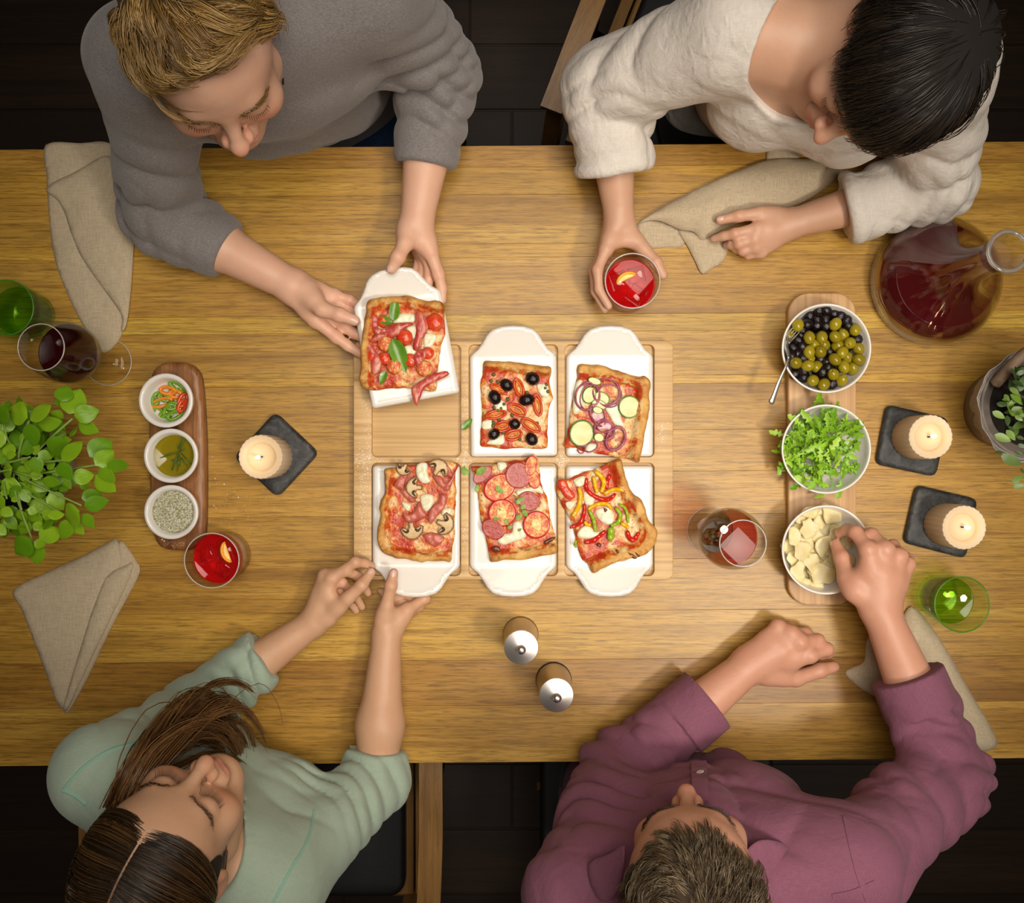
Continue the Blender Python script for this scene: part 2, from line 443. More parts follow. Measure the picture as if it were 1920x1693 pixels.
M_greenB = clear_glass('deep_green_glass', (.86, .97, .78), (.58, .86, .48), .5)
M_ice = clear_glass('ice', (.97, .97, .97), (.7, .7, .7), .8)
M_water = clear_glass('green_tinted_water', (.72, .92, .42), (.6, .88, .3), .5)
M_rim = simple('glass_rim', (.80, .77, .73), .08, Transmission__Weight=.45, IOR=1.5)
M_lip = simple('decanter_lip_glass', (.62, .60, .57), .05, Transmission__Weight=.75, IOR=1.5)
M_rimg = simple('green_glass_rim', (.10, .34, .04), .08, Transmission__Weight=.3, IOR=1.5)
def liquid(name, col, rough=.03, trans=.85):
    return simple(name, col, rough, Transmission__Weight=trans, IOR=1.34)
M_negroni = liquid('red_aperitif', (.85, .012, .014), .03, .72)
M_wine = liquid('red_wine', (.030, .0025, .004), .03, .25)
M_rose = clear_glass('rose_wine', (.80, .36, .32), (.60, .22, .20), .6)
M_carafewine = liquid('carafe_wine', (.110, .006, .008), .04, .35)
M_orange = simple('orange_peel', (.92, .36, .02), .4, bump=(600, .2, .0005))
M_orangeflesh = simple('orange_flesh', (.95, .48, .05), .35, (( .98, .62, .12), 200))
M_oil = simple('olive_oil', (.34, .27, .012), .05, Transmission__Weight=.35, IOR=1.45)
M_salt = NT('herb_salt'); t = M_salt; _c = t.coord()
t.bs(Base__Color=t.ramp(t.noise(_c, 420, 3, .7), [(.38, (.20, .20, .05)), (.48, (.42, .40, .22)), (.56, (.62, .60, .50)), (.7, (.80, .79, .74))]), Roughness=.7, Normal=t.bump(t.noise(_c, 500, 2), .9, .002)); M_salt = t.m
M_saltgrain = simple('salt_grain', (.85, .83, .78), .3)
M_leafb = NT('basil_leaf'); t = M_leafb; _oi = t.n('ShaderNodeObjectInfo')
t.bs(Base__Color=t.mix(_oi.outputs['Random'], (.12, .30, .005), (.31, .54, .016)), Roughness=.38, Subsurface__Weight=.15, Subsurface__Radius=(.004, .006, .001), Normal=t.bump(t.noise(t.coord((60, 200, 60)), 1.0, 3), .25, .002)); M_leafb = t.m
M_leafo = NT('shrub_leaf'); t = M_leafo; _oi = t.n('ShaderNodeObjectInfo')
t.bs(Base__Color=t.ramp(_oi.outputs['Random'], [(0, (.03, .06, .015)), (.5, (.08, .14, .03)), (1, (.20, .34, .04))]), Roughness=.4); M_leafo = t.m
M_arugula = NT('arugula_leaf'); t = M_arugula; _oi = t.n('ShaderNodeObjectInfo')
t.bs(Base__Color=t.ramp(_oi.outputs['Random'], [(0, (.14, .33, .01)), (.6, (.28, .52, .025)), (1, (.42, .64, .07))]), Roughness=.45, Subsurface__Weight=.1); M_arugula = t.m
M_stem = simple('green_stem', (.30, .46, .08), .5)
M_soil = simple('dark_soil', (.012, .008, .006), .95, bump=(90, 1.0, .006))
M_paper = simple('grey_wrapping_paper', (.42, .38, .36), .8, bump=(40, .5, .004))
M_zinc = simple('weathered_zinc_pot', (.16, .13, .11), .6, ((.24, .20, .17), 25), bump=(30, .3, .002))
M_handle = simple('worn_wooden_handle', (.16, .10, .06), .7, ((.22, .15, .10), 60))
M_olive = NT('green_olive'); t = M_olive; _oi = t.n('ShaderNodeObjectInfo')
t.bs(Base__Color=t.mix(_oi.outputs['Random'], (.22, .17, .006), (.34, .27, .012)), Roughness=.18, Subsurface__Weight=.1); M_olive = t.m
M_black = simple('black_olive', (.008, .004, .005), .16, bump=(220, .6, .003))
M_parm = simple('parmesan', (.80, .62, .26), .5, ((.86, .73, .42), 40), Subsurface__Weight=.2)
M_chilir = simple('red_chili', (.62, .06, .01), .2); M_chilig = simple('green_chili', (.16, .34, .02), .25)
M_chilio = simple('orange_chili', (.75, .24, .02), .25); M_seed = simple('chili_seed', (.85, .66, .28), .5)
M_rosemary = simple('rosemary', (.06, .14, .02), .5)

# ---------------------------------------------------------------- serving board and plates
board = thing('serving_board', 'wide bamboo serving board with six recesses for pizza plates', 'board', P(962, 863, 0))
def brel(px, py, h=.02): return (P(px, py, h) - board.location)
bl = lambda x0, x1, y0, y1, r: rrect(brel(x0, 0)[0], brel(x1, 0)[0], brel(0, y1)[1], brel(0, y0)[1], r)
holes = [bl(a, b, c, d, .009) for a, b in ((697, 864), (879, 1046), (1059, 1227)) for c, d in ((646, 857), (868, 1080))]
curve_slab('board_top', [bl(663, 1262, 639, 1087, .012)] + holes, .009, .020, .0012, M_bamboo, board)
curve_slab('board_base', [bl(663.6, 1261.4, 639.6, 1086.4, .012)], 0.0, .0095, .001, M_bamboo, board)
# flour dusted along the rims of the board
fl_v = []; fl_f = []
for (cx, cy, sx, sy, n) in ((872, 862, 10, 12, 260), (1052, 862, 9, 10, 200), (690, 860, 18, 8, 200), (682, 930, 6, 60, 260), (695, 790, 8, 60, 160), (872, 760, 5, 60, 120), (1240, 815, 4, 14, 60), (873, 960, 5, 60, 100)):
    for i in range(n):
        x = random.gauss(cx, sx); yy = random.gauss(cy, sy)
        in_hole = any(a < x < b and c < yy < d for a, b in ((695, 866), (877, 1048), (1057, 1229)) for c, d in ((644, 859), (866, 1082)))
        if in_hole or not (665 < x < 1260 and 641 < yy < 1085): continue
        p = brel(x, yy, .0201); r = random.uniform(.0003, .0011); b0 = len(fl_v)
        fl_v += [(p[0] + r * math.cos(a), p[1] + r * math.sin(a), p[2]) for a in (0, 2.1, 4.2)] + [(p[0], p[1], p[2] + r * .6)]
        fl_f += [(b0, b0 + 1, b0 + 3), (b0 + 1, b0 + 2, b0 + 3), (b0 + 2, b0, b0 + 3)]
M_flour = simple('flour', (.85, .82, .76), .9)
tag(mk('flour_dust', (fl_v, fl_f), M_flour, board), None, None, None, 'stuff')

PLATE = [(-82, -92), (-78, -96), (78, -96), (82, -92), (82, 92), (79, 97), (66, 107), (56, 121), (48, 134), (38, 143), (22, 148), (0, 149.5), (-22, 148), (-38, 143), (-48, 134), (-56, 121), (-66, 107), (-79, 97), (-82, 92)]
def plate_mesh():
    k = S * (CH - .03) / CH
    o = [(x * k, y * k) for x, y in PLATE]
    o = [p for p in o]
    fold = 92 * k
    rise = lambda p: np.clip(p[:, 1] - fold, 0, None) * .30
    def top(p, d): return .0105 + rise(p) - .0035 * np.clip(1 - d / .0035, 0, 1) ** 2 + .0012 * np.exp(-((d - .004) / .002) ** 2)
    def bot(p, d): return .0025 + rise(p) + .0025 * np.clip(1 - d / .004, 0, 1) ** 2
    v, f, _ = patch(o, .0042, top, bot, 0.1)
    return mesh_data('plate', v, f, M_china)
PLATE_ME = plate_mesh()
plates = {}
def plate(key, label, px, py, h, rz, flip=False, tilt=(0, 0)):
    o = put('pizza_plate', PLATE_ME, None, P(px, py, h)); tag(o, label, 'plate', 'white pizza plates with handles')
    o.rotation_euler = (tilt[0], tilt[1], rz + (math.pi if flip else 0)); plates[key] = o; return o
plate(1, 'white plate tilted in the hands of the blond person, carrying prosciutto pizza', 763, 656, .050, math.radians(10.5))
plate(2, 'white plate in the top middle recess under the black olive pizza', 963, 761, .0095, 0.012)
plate(3, 'white plate in the top right recess under the zucchini pizza', 1142, 761, .0095, 0.0)
plate(4, 'white plate under the mushroom and ham pizza, thumb on its handle', 781, 968, .016, 0.0, True)
plate(5, 'white plate in the bottom middle recess under the salami pizza', 962, 968, .0095, 0.0, True)
plate(6, 'white plate in the bottom right recess under the bell pepper pizza', 1142, 968, .0095, 0.0, True)

# ---------------------------------------------------------------- pizzas
M_pizza = NT('baked_pizza'); t = M_pizza; _c = t.coord()
cr = t.attr('crust')
n1 = t.noise(_c, 38, 5, .6, .4); n2 = t.noise(_c, 85, 4, .6, .3); n3_ = t.noise(_c, 210, 3, .6)
top_ = t.ramp(n1, [(.36, (.46, .028, .008)), (.48, (.54, .065, .016)), (.53, (.64, .20, .040)), (.58, (.78, .50, .20)), (.68, (.82, .64, .36))])
top_ = t.mix(t.ramp(n2, [(.57, 0), (.66, .85)]), top_, (.36, .095, .018))
top_ = t.mix(t.ramp(n2, [(.34, .8), (.44, 0)]), top_, (.74, .27, .025))
crust_ = t.ramp(n1, [(.34, (.34, .12, .022)), (.48, (.58, .27, .055)), (.64, (.72, .42, .115))])
crust_ = t.mix(t.ramp(n2, [(.60, 0), (.72, .75)]), crust_, (.26, .085, .02))
cfac = t.ramp(t.math('ADD', cr, t.math('MULTIPLY', t.math('SUBTRACT', n2, .5), .7)), [(.42, 0), (.58, 1)])
t.bs(Base__Color=t.mix(cfac, top_, crust_), Roughness=t.math('ADD', t.math('MULTIPLY', cfac, .3), .28), Normal=t.bump(t.math('ADD', n2, t.math('MULTIPLY', n3_, .5)), .55, .004)); M_pizza = t.m
M_mozz = simple('melted_mozzarella', (.86, .74, .50), .3, ((.90, .82, .62), 50), bump=(60, .3, .003), Subsurface__Weight=.2)
M_tomato = NT('tomato'); t = M_tomato; _c = t.coord()
t.bs(Base__Color=t.ramp(t.noise(_c, 120, 3), [(.35, (.62, .03, .012)), (.65, (.70, .10, .03))]), Roughness=.16, Normal=t.bump(t.noise(_c, 150, 3), .5, .002)); M_tomato = t.m
M_tomflesh = NT('tomato_slice'); t = M_tomflesh; _c = t.coord()
t.bs(Base__Color=t.ramp(t.noise(_c, 150, 3, .6), [(.36, (.62, .07, .025)), (.52, (.72, .20, .06)), (.64, (.80, .52, .14))]), Roughness=.22, Normal=t.bump(t.noise(_c, 220, 3), .7, .003)); M_tomflesh = t.m
M_tomcore = simple('tomato_core', (.84, .66, .24), .3, ((.80, .45, .12), 180))
M_tomskin = simple('tomato_skin', (.58, .025, .012), .2)
M_prosc = NT('prosciutto'); t = M_prosc; _w = t.noise(t.coord((140, 30, 60)), 1.0, 3)
t.bs(Base__Color=t.ramp(_w, [(.34, (.46, .035, .028)), (.55, (.58, .11, .075)), (.74, (.76, .36, .24))]), Roughness=.3, Subsurface__Weight=.2, Normal=t.bump(_w, .3, .002)); M_prosc = t.m
M_ham = simple('ham', (.62, .17, .12), .35, ((.50, .10, .065), 60), Subsurface__Weight=.2, bump=(90, .3, .002))
M_salami = simple('salami', (.36, .028, .025), .3, ((.50, .09, .07), 420), bump=(200, .4, .002))
M_mush = simple('mushroom_flesh', (.72, .55, .30), .45, ((.60, .38, .16), 60)); M_mushdark = simple('mushroom_gills', (.07, .035, .018), .6)
M_mushskin = simple('mushroom_skin', (.22, .11, .05), .5)
M_zuc = simple('zucchini_flesh', (.80, .76, .40), .4, ((.74, .62, .24), 60), bump=(120, .2, .002)); M_zucskin = simple('zucchini_skin', (.07, .17, .02), .35, ((.16, .30, .04), 90))
M_onion = simple('red_onion', (.24, .022, .075), .25, ((.46, .14, .20), 70))
M_onionin = simple('onion_flesh', (.72, .48, .46), .3, ((.50, .16, .22), 80))
M_caper = simple('caper', (.12, .12, .03), .4)
M_pepr = simple('red_pepper', (.60, .02, .01), .15); M_pepy = simple('yellow_pepper', (.86, .47, .01), .15); M_pepg = simple('green_pepper', (.30, .46, .02), .15)
M_herb = simple('fresh_herb', (.14, .30, .03), .45, ((.28, .42, .06), 200))
M_basilp = simple('basil_on_pizza', (.08, .21, .012), .28, ((.14, .30, .02), 60))
M_burn = simple('burnt_cheese', (.12, .03, .008), .35)

class Crop:
    """pixel frame of a zoomed view: x, y in that view -> photograph pixels"""
    def __init__(s, x, y, k): s.x, s.y, s.k = x, y, k
    def __call__(s, u, v): return (s.x + u * s.k, s.y + v * s.k)

def pizza(label, outline, crop, h, crust_edges, cw=.016, seed=1):
    """outline in crop pixels; crust_edges = list of polylines (crop pixels) along which the raised crust runs"""
    cen = np.mean([crop(*p) for p in outline], axis=0); root = thing('pizza_slice', label, 'pizza', P(cen[0], cen[1], h), 'pizza slices on white plates')
    L = np.array(root.location)
    def rel(p, hh=h): return (PN(*crop(*p), hh) - L)
    ol = [rel(p, h + .014)[:2] for p in smooth_loop(outline, 4)]
    ol = resample(ol, .003); jig = np.array([(n3((p[0], p[1]), 90, seed), n3((p[1], p[0]), 90, seed + 9)) for p in ol]) * .0016
    ol = ol + jig
    cl = [[rel(p, h + .014)[:2] for p in e] for e in crust_edges]
    def cf(p):
        d = np.full(len(p), 1e9)
        for e in cl:
            for a, b in zip(e[:-1], e[1:]): d = np.minimum(d, seg_dist(p, a, b))
        return np.clip(1 - d / cw, 0, 1)
    def top(p, d):
        c = cf(p); base = .0095 + .0016 * n3a(p, 60, seed) + .0009 * n3a(p, 160, seed + 3)
        z = base + .012 * np.sin(np.pi * .5 * np.clip(c * 1.6, 0, 1)) * (1 + .35 * n3a(p, 70, seed + 5))
        rim = np.clip(d / .006, 0, 1); edge = np.sqrt(np.clip(1 - (1 - rim) ** 2, 0, 1))
        return np.where(c > .05, z * (.25 + .75 * edge), z * (.72 + .28 * rim))
    v, f, d = patch(ol, .0030, top, lambda p, d: 0 * d, seed=seed)
    me = mesh_data('crust', v, f, M_pizza)
    attr(me, 'crust', np.clip(cf(np.asarray(v)[:, :2]) * 1.25 - .1 + np.where(np.asarray(v)[:, 2] < .004, 1, 0), 0, 1))
    put('crust', me, root)
    root['_top'] = .0; 
    def zat(p):
        q = np.array([rel(p, h + .014)[:2]]); c = cf(q)[0]
        return .0100 + .0016 * n3(q[0], 60, seed) + .006 * min(1, c * 1.4)
    def at(p, dz=0.0):
        r = rel(p, h + .014); return (r[0], r[1], zat(p) + dz)
    return root, at
K16 = S * (CH - .045) / CH
def flat_bits(root, at, name, mats, polys, th=.003, lift=.001, wav=.0015, seed=1, smooth=4, label=None):
    for i, pl in enumerate(polys):
        c = np.mean(pl, axis=0); o3 = at(c, lift)
        ol = [np.array(at(p)[:2]) - np.array(o3[:2]) for p in (smooth_loop(pl, smooth) if smooth else pl)]
        size = np.ptp(np.array(ol), axis=0).max(); st = max(.0018, size / 14)
        v, f, d = patch(ol, st, lambda p, d: th * (.45 + .55 * np.clip(d / .003, 0, 1)) + wav * (1 + n3a(p, 140, seed + i)), lambda p, d: -.003 + 0 * d, seed=i)
        m = mats[i % len(mats)] if isinstance(mats, (list, tuple)) else mats
        o = mk(name, (v, f), m, root, o3)
        if label: o['label'] = label
def disc(root, at, name, c, rx, ry, ang, mats, th=.003, lift=.001, tilt=0.0, prof=None, sc=1.0):
    """round slice with a rind; rx, ry in crop pixels (sc = metres per crop pixel)"""
    ri = 1.0
    prof = prof or [(0, .001), (.0, 1.0)]
    V = []; F = []; seg = 22; rows = [(0.0, 1.0), (.55, 1.0), (.86, 1.0), (.93, 1.06), (1.0, .8), (1.0, 0.0), (.0, 0.0)]
    v, f = lathe([(r, z) for r, z in rows], seg)
    v = np.array(v); v[:, 0] *= rx * sc; v[:, 1] *= ry * sc; v[:, 2] = v[:, 2] * th + (.0006 * np.array([n3(p, 200, c[0]) for p in v]))
    idx = [0] * len(f)
    fi = 0
    for k in range(len(rows) - 1):
        cnt = seg
        for _ in range(cnt): idx[fi] = 1 if k >= 2 else 0; fi += 1
    o = mk(name, (v, f), mats, root, at(c, lift), rot=(tilt, tilt * .6, -ang), mat_idx=idx[:len(f)])
    return o
def ring(root, at, name, c, rx, ry, ang, rad, mat, lift=.003, sc=1.0, a0=0, a1=360, tilt=0, squash=1.0):
    n = 20; pts = []
    full = abs(a1 - a0) >= 360
    for i in range(n + (0 if full else 1)):
        a = math.radians(a0 + (a1 - a0) * i / n); pts.append((rx * sc * math.cos(a), ry * sc * math.sin(a), .0008 * math.sin(3 * a + c[0])))
    if full: pts.append(pts[0])
    v, f = tube(pts, rad, 7, not full)
    v = [(x, y_, z * squash) for x, y_, z in v]
    return mk(name, (v, f), mat, root, at(c, lift), rot=(tilt, 0, -ang))
def strip(root, at, name, pts, rad, mat, lift=.003, flat=.6, taper=True):
    q = smooth_loop(pts, 5, False); c = np.mean(q, axis=0); o3 = np.array(at(c, 0))
    w = [np.array(at(p, lift)) - o3 + np.array((0, 0, .0012 * math.sin(i * .9))) for i, p in enumerate(q)]; n = len(w)
    rr = [rad * (.55 + .45 * math.sin(math.pi * min(1, max(0, (i + .8) / (n + .6)))) ** .5) if taper else rad for i in range(n)]
    return mk(name, tube(w, rr, 8, True, (Vector((0, 0, 1)), flat)), mat, root, tuple(o3))
def leaf_mesh(name, L, W, mat, cup=.25, droop=.25, fold=.3, nu=8, nv=5, tipy=1.0, thick=0.0):
    """leaf along +x from its stalk at the origin"""
    V = []; F = []
    for i in range(nu + 1):
        u = i / nu; w = W * .5 * (math.sin(math.pi * u ** .85) ** .75) * (1 - .18 * u) + W * .015
        for j in range(nv):
            s = -1 + 2 * j / (nv - 1)
            V.append((L * u, w * s, -droop * L * u * u * .5 + fold * w * abs(s) - cup * w * s * s * .5 + .02 * W * math.sin(9 * u + s * 2)))
    for i in range(nu):
        for j in range(nv - 1): a = i * nv + j; F.append((a, a + nv, a + nv + 1, a + 1))
    me = mesh_data(name, V, F, mat)
    return me
def leaf_at(name, me, L0, root, base, tip, lift_tip=.0, roll=0.0, sc=None):
    """places a leaf mesh of length L0 so that it runs from base to tip (vectors relative to root)"""
    b = Vector(base); d = Vector(tip) - b; L = d.length
    o = put(name, me, root)
    q = d.to_track_quat('X', 'Z'); o.rotation_mode = 'QUATERNION'
    o.rotation_quaternion = q @ Euler((roll, 0, 0)).to_quaternion(); o.location = b
    s = L / L0; o.scale = (s, s * (sc or 1), s); return o
LEAFP = leaf_mesh('leaf', .04, .019, M_basilp, .1, .25, .45)
LEAFH = leaf_mesh('leaf', .02, .008, M_herb, .1, .4, .3, 5, 3)

# 1: prosciutto, cherry tomato, basil on the lifted plate
c1 = Crop(660, 490, .1654); k1 = K16 * .1654
hp = .0615
r1, at1 = pizza('pizza slice with cherry tomatoes, prosciutto and basil on the lifted plate', [(175, 440), (290, 400), (520, 385), (640, 380), (830, 430), (1020, 455), (1040, 640), (1050, 800), (1000, 960), (975, 1150), (950, 1300), (935, 1470), (700, 1440), (480, 1435), (170, 1455), (80, 1380), (85, 1180), (90, 950), (120, 760), (150, 560)], c1, hp, [[(120, 1420), (110, 1000), (170, 480), (330, 420), (640, 400), (1010, 480)]], .017, 2)
flat_bits(r1, at1, 'mozzarella', M_mozz, [[(500, 590), (700, 600), (690, 690), (480, 700), (470, 640)], [(620, 740), (740, 740), (740, 860), (660, 870)], [(400, 1000), (480, 900), (520, 1080), (440, 1070)], [(600, 960), (720, 960), (720, 1050), (610, 1050)], [(830, 820), (960, 840), (900, 960), (820, 980)]], .003, 0, .001, 3)
for (x, y_, rr) in ((940, 690, 100), (600, 860, 88), (380, 935, 90), (480, 1190, 88), (820, 1215, 92), (370, 1100, 70), (660, 1120, 76), (350, 680, 70), (860, 1040, 70), (230, 1080, 56)):
    v, f = lathe([(0, .55), (.5, .52), (.8, .38), (.97, .12), (1.0, -.1), (.9, -.4), (0, -.5)], 18)
    v = [(x_ * (1 + .06 * n3((x_, yy, z), 2, x)), yy, z * (1 + .2 * n3((x_, yy, z), 3, y_))) for x_, yy, z in v]
    mk('cherry_tomato', ([(p[0] * rr * k1, p[1] * rr * k1, p[2] * rr * k1 * .85) for p in v], f), M_tomato if rr > 92 or rr < 80 or x == 600 else M_tomflesh, r1, at1((x, y_), .005))
flat_bits(r1, at1, 'prosciutto', M_prosc, [[(200, 900), (420, 740), (560, 700), (710, 705), (600, 760), (500, 850), (380, 870), (240, 920)], [(720, 590), (790, 580), (850, 660), (870, 740), (800, 880), (790, 960), (720, 1020), (690, 960), (730, 800)], [(130, 890), (200, 920), (290, 1040), (340, 1170), (300, 1260), (240, 1290), (215, 1180), (220, 1070)], [(680, 1440), (760, 1370), (900, 1290), (1070, 1245), (1095, 1290), (960, 1360), (830, 1430), (770, 1560), (730, 1640), (690, 1540)], [(700, 1090), (760, 1010), (850, 1000), (830, 1100), (760, 1180), (730, 1190)], [(220, 620), (300, 640), (300, 760), (420, 780), (300, 830), (240, 800)]], .0022, .005, .0022, 5)
for b, e in (((480, 680), (500, 425)), ((470, 695), (275, 655)), ((465, 880), (610, 1255)), ((390, 1240), (320, 1400))):
    leaf_at('basil_leaf', LEAFP, .04, r1, at1(b, .009), at1(e, .010), 0, 0, 1.05)

# 2: black olives, chili rings, capers
c2 = Crop(870, 600, .1595); k2 = K16 * .1595
r2, at2 = pizza('pizza slice with whole black olives, red chili rings and capers', [(235, 480), (400, 478), (560, 490), (760, 510), (900, 530), (1025, 550), (1020, 660), (1010, 740), (1040, 860), (1045, 930), (1000, 1060), (985, 1260), (980, 1500), (830, 1510), (640, 1500), (500, 1515), (300, 1495), (185, 1475), (195, 1300), (210, 1080), (200, 880), (195, 720), (220, 600)], c2, .0205, [[(235, 500), (560, 515), (1020, 580)]], .013, 3)
flat_bits(r2, at2, 'mozzarella', M_mozz, [[(860, 760), (980, 760), (990, 900), (900, 880)], [(220, 1190), (330, 1180), (320, 1270), (220, 1280)], [(360, 940), (480, 960), (500, 1060), (380, 1060)], [(420, 1360), (470, 1350), (460, 1460), (280, 1460), (290, 1420)]], .0025, 0, .001, 3)
def olive_on(root, at, p, rx, ry, ang, k, mat=M_black):
    v, f = lathe([(0, -1), (.5, -.86), (.87, -.5), (1, 0), (.87, .5), (.5, .86), (.16, .98), (.1, .86), (0, .84)], 18)
    v = [(a * (1 + .10 * n3((a, b, c), 2.2, p[0])), b * (1 + .10 * n3((a, b, c), 2.2, p[1])), c) for a, b, c in v]
    v = [(c * rx * k, a * ry * k, b * ry * k) for a, b, c in v]
    return mk('black_olive', (v, f), mat, root, at(p, ry * k * .62), rot=(.4, 0, -ang))
for p, rx, ry, a in (((805, 690), 88, 80, .5), ((500, 765), 85, 72, .8), ((362, 910), 92, 74, 1.1), ((738, 940), 96, 72, -.2), ((596, 1222), 70, 64, .2), ((352, 1342), 76, 64, -.7), ((795, 1400), 84, 72, .9)):
    olive_on(r2, at2, p, rx, ry, a, k2)
for p, rx, ry, a in (((405, 812), 105, 34, .45), ((645, 795), 110, 48, 1.25), ((620, 1055), 112, 56, .45), ((865, 1000), 125, 42, 1.4), ((372, 1110), 115, 45, -.2), ((455, 1250), 90, 55, -.25), ((785, 1235), 125, 52, .55), ((580, 1352), 98, 56, -.25)):
    ring(r2, at2, 'chili_ring', p, rx, ry, a, .0021, M_chilir, .003, k2)
    ring(r2, at2, 'chili_pith', p, rx * .62, ry * .5, a, .0014, M_chilio, .0022, k2)
for p in ((348, 640), (318, 715), (400, 725), (515, 930), (470, 990), (435, 1040), (400, 1060), (355, 1030), (565, 1120), (345, 1205), (340, 1240), (410, 1170), (460, 1325), (655, 1400), (955, 800), (985, 840), (970, 760), (860, 1215), (740, 855)):
    v, f = lathe([(0, -1), (.7, -.7), (1, 0), (.75, .7), (0, 1)], 8); s_ = 24 * k2
    mk('caper', ([(a * s_, b * s_, c * s_) for a, b, c in v], f), M_caper, r2, at2(p, .002))

# 3: zucchini and red onion
c3 = Crop(1050, 600, .1654); k3 = K16 * .1654
r3, at3 = pizza('pizza slice with zucchini rounds and red onion rings', [(205, 500), (350, 505), (480, 505), (600, 550), (720, 590), (900, 630), (960, 625), (1030, 680), (1035, 760), (1010, 820), (1025, 960), (1010, 1100), (980, 1250), (950, 1380), (930, 1500), (900, 1620), (820, 1590), (700, 1560), (560, 1540), (420, 1510), (250, 1480), (200, 1450), (50, 1440), (60, 1380), (110, 1180), (130, 980), (170, 780), (190, 640)], c3, .0205, [[(205, 510), (600, 560), (960, 640), (1010, 760), (1000, 1000), (970, 1250), (910, 1600)]], .021, 4)
flat_bits(r3, at3, 'mozzarella', M_mozz, [[(520, 990), (660, 960), (700, 1120), (720, 1200), (620, 1180), (560, 1080)], [(180, 720), (260, 700), (260, 980), (150, 1060)], [(330, 1400), (440, 1420), (380, 1500), (290, 1490)]], .0025, 0, .001, 3)
for p, rx, ry, th_ in (((785, 985), 128, 132, .1), ((245, 1285), 142, 158, .0), ((330, 850), 78, 100, .2), ((465, 890), 102, 78, .1), ((390, 690), 80, 40, .3), ((425, 1020), 60, 40, .3), ((440, 1330), 60, 50, .2), ((440, 960), 90, 60, .1)):
    disc(r3, at3, 'zucchini_slice', p, rx, ry, .3, [M_zuc, M_zucskin], .0035, .0015 + th_ * .01, th_ * .4, sc=k3)
for p, rx, ry, a, rd in (((525, 815), 155, 150, .2, .0020), ((560, 860), 140, 130, .2, .0013), ((310, 865), 135, 160, .3, .0018), ((340, 880), 110, 150, .3, .0011), ((430, 1080), 75, 135, -.45, .0017), ((500, 1250), 115, 110, .2, .0018), ((500, 1200), 85, 75, .2, .0011), ((630, 1345), 100, 140, .5, .0024), ((350, 1440), 80, 50, -.4, .0013), ((240, 1470), 40, 40, 0, .0012)):
    ring(r3, at3, 'onion_ring', p, rx, ry, a, rd, M_onion, .0045, k3, squash=1.6)
flat_bits(r3, at3, 'onion_slice', M_onionin, [[(440, 1190), (520, 1150), (600, 1190), (590, 1240), (500, 1250), (420, 1230)], [(350, 1080), (420, 1010), (490, 1050), (500, 1120), (400, 1150)]], .002, .002, .001, 6)

# 4: ham and mushroom
c4 = Crop(690, 850, .1595); k4 = K16 * .1595
h4 = .0270
r4, at4 = pizza('pizza slice with ham and sliced mushrooms on the held plate', [(190, 185), (330, 165), (560, 130), (700, 95), (900, 100), (1050, 125), (1020, 260), (1030, 420), (1025, 600), (1010, 800), (1020, 940), (990, 1100), (970, 1285), (900, 1280), (720, 1270), (600, 1285), (450, 1250), (330, 1240), (180, 1180), (110, 1080), (105, 900), (140, 740), (125, 640), (150, 540), (190, 440), (190, 300)], c4, h4, [[(210, 200), (180, 420), (140, 640), (135, 900), (150, 1130), (330, 1220), (600, 1260), (960, 1270)]], .016, 5)
flat_bits(r4, at4, 'mozzarella', M_mozz, [[(580, 130), (690, 115), (700, 230), (730, 330), (640, 350), (570, 260)], [(620, 500), (740, 480), (780, 560), (700, 680), (640, 640)], [(400, 570), (500, 600), (480, 680), (420, 640)], [(880, 660), (980, 640), (960, 720), (870, 730)]], .0035, 0, .0015, 3)
flat_bits(r4, at4, 'ham', M_ham, [[(310, 360), (400, 250), (470, 260), (430, 330), (420, 430), (330, 400)], [(380, 430), (460, 430), (560, 540), (510, 580), (440, 520)], [(710, 790), (720, 690), (820, 560), (860, 480), (930, 500), (900, 640), (820, 730), (740, 830)], [(760, 270), (860, 270), (900, 350), (970, 310), (1030, 200), (990, 350), (940, 440), (860, 400)], [(420, 700), (480, 720), (540, 690), (600, 560), (640, 640), (690, 740), (560, 800), (450, 800)], [(650, 960), (760, 930), (900, 990), (840, 1070), (780, 1100), (690, 1020)], [(880, 100), (960, 170), (1000, 260), (940, 280), (900, 180)]], .0030, .003, .0022, 5)
def mushroom(p, ang, s_):
    cap = [(-1, -.15), (-.85, .35), (-.45, .72), (0, .85), (.45, .72), (.85, .35), (1, -.15), (.72, -.32), (.4, -.1), (.22, -.2), (.2, -.7), (-.2, -.7), (-.22, -.2), (-.4, -.1), (-.72, -.32)]
    ca, sa = math.cos(ang), math.sin(ang)
    o3 = at4(p, .005); k = s_ * k4
    mk_ = lambda pts, sc_: [((x * ca - y_ * sa) * k * sc_, (x * sa + y_ * ca) * k * sc_) for x, y_ in pts]
    sk = mk('mushroom_slice', patch(mk_(cap, 1.0), .0022, lambda q, d: .0022 + 0 * d, lambda q, d: -.003 + 0 * d)[:2], M_mushskin, r4, o3)
    mk('flesh', patch(mk_(cap, .93), .0022, lambda q, d: .0034 * np.clip(.4 + d / .002, 0, 1), lambda q, d: .0 + 0 * d)[:2], M_mush, sk)
    for sx in (-1, 1):
        pts = smooth_loop([(sx * .26, -.05), (sx * .5, .12), (sx * .78, -.12)], 4, False)
        mk('gills', tube([(*mk_([q], 1)[0], .0034) for q in pts], [.0010, .0016, .0021, .0023, .0021, .0018, .0014, .0012, .001][:len(pts)], 6), M_mushdark, sk)
mushroom((550, 400), -.55 + math.pi / 2 + .5, 130); mushroom((520, 900), math.pi + .15, 140); mushroom((900, 830), -2.2 + .3, 140); mushroom((830, 175), -.6, 135); mushroom((420, 180), 2.6, 100)

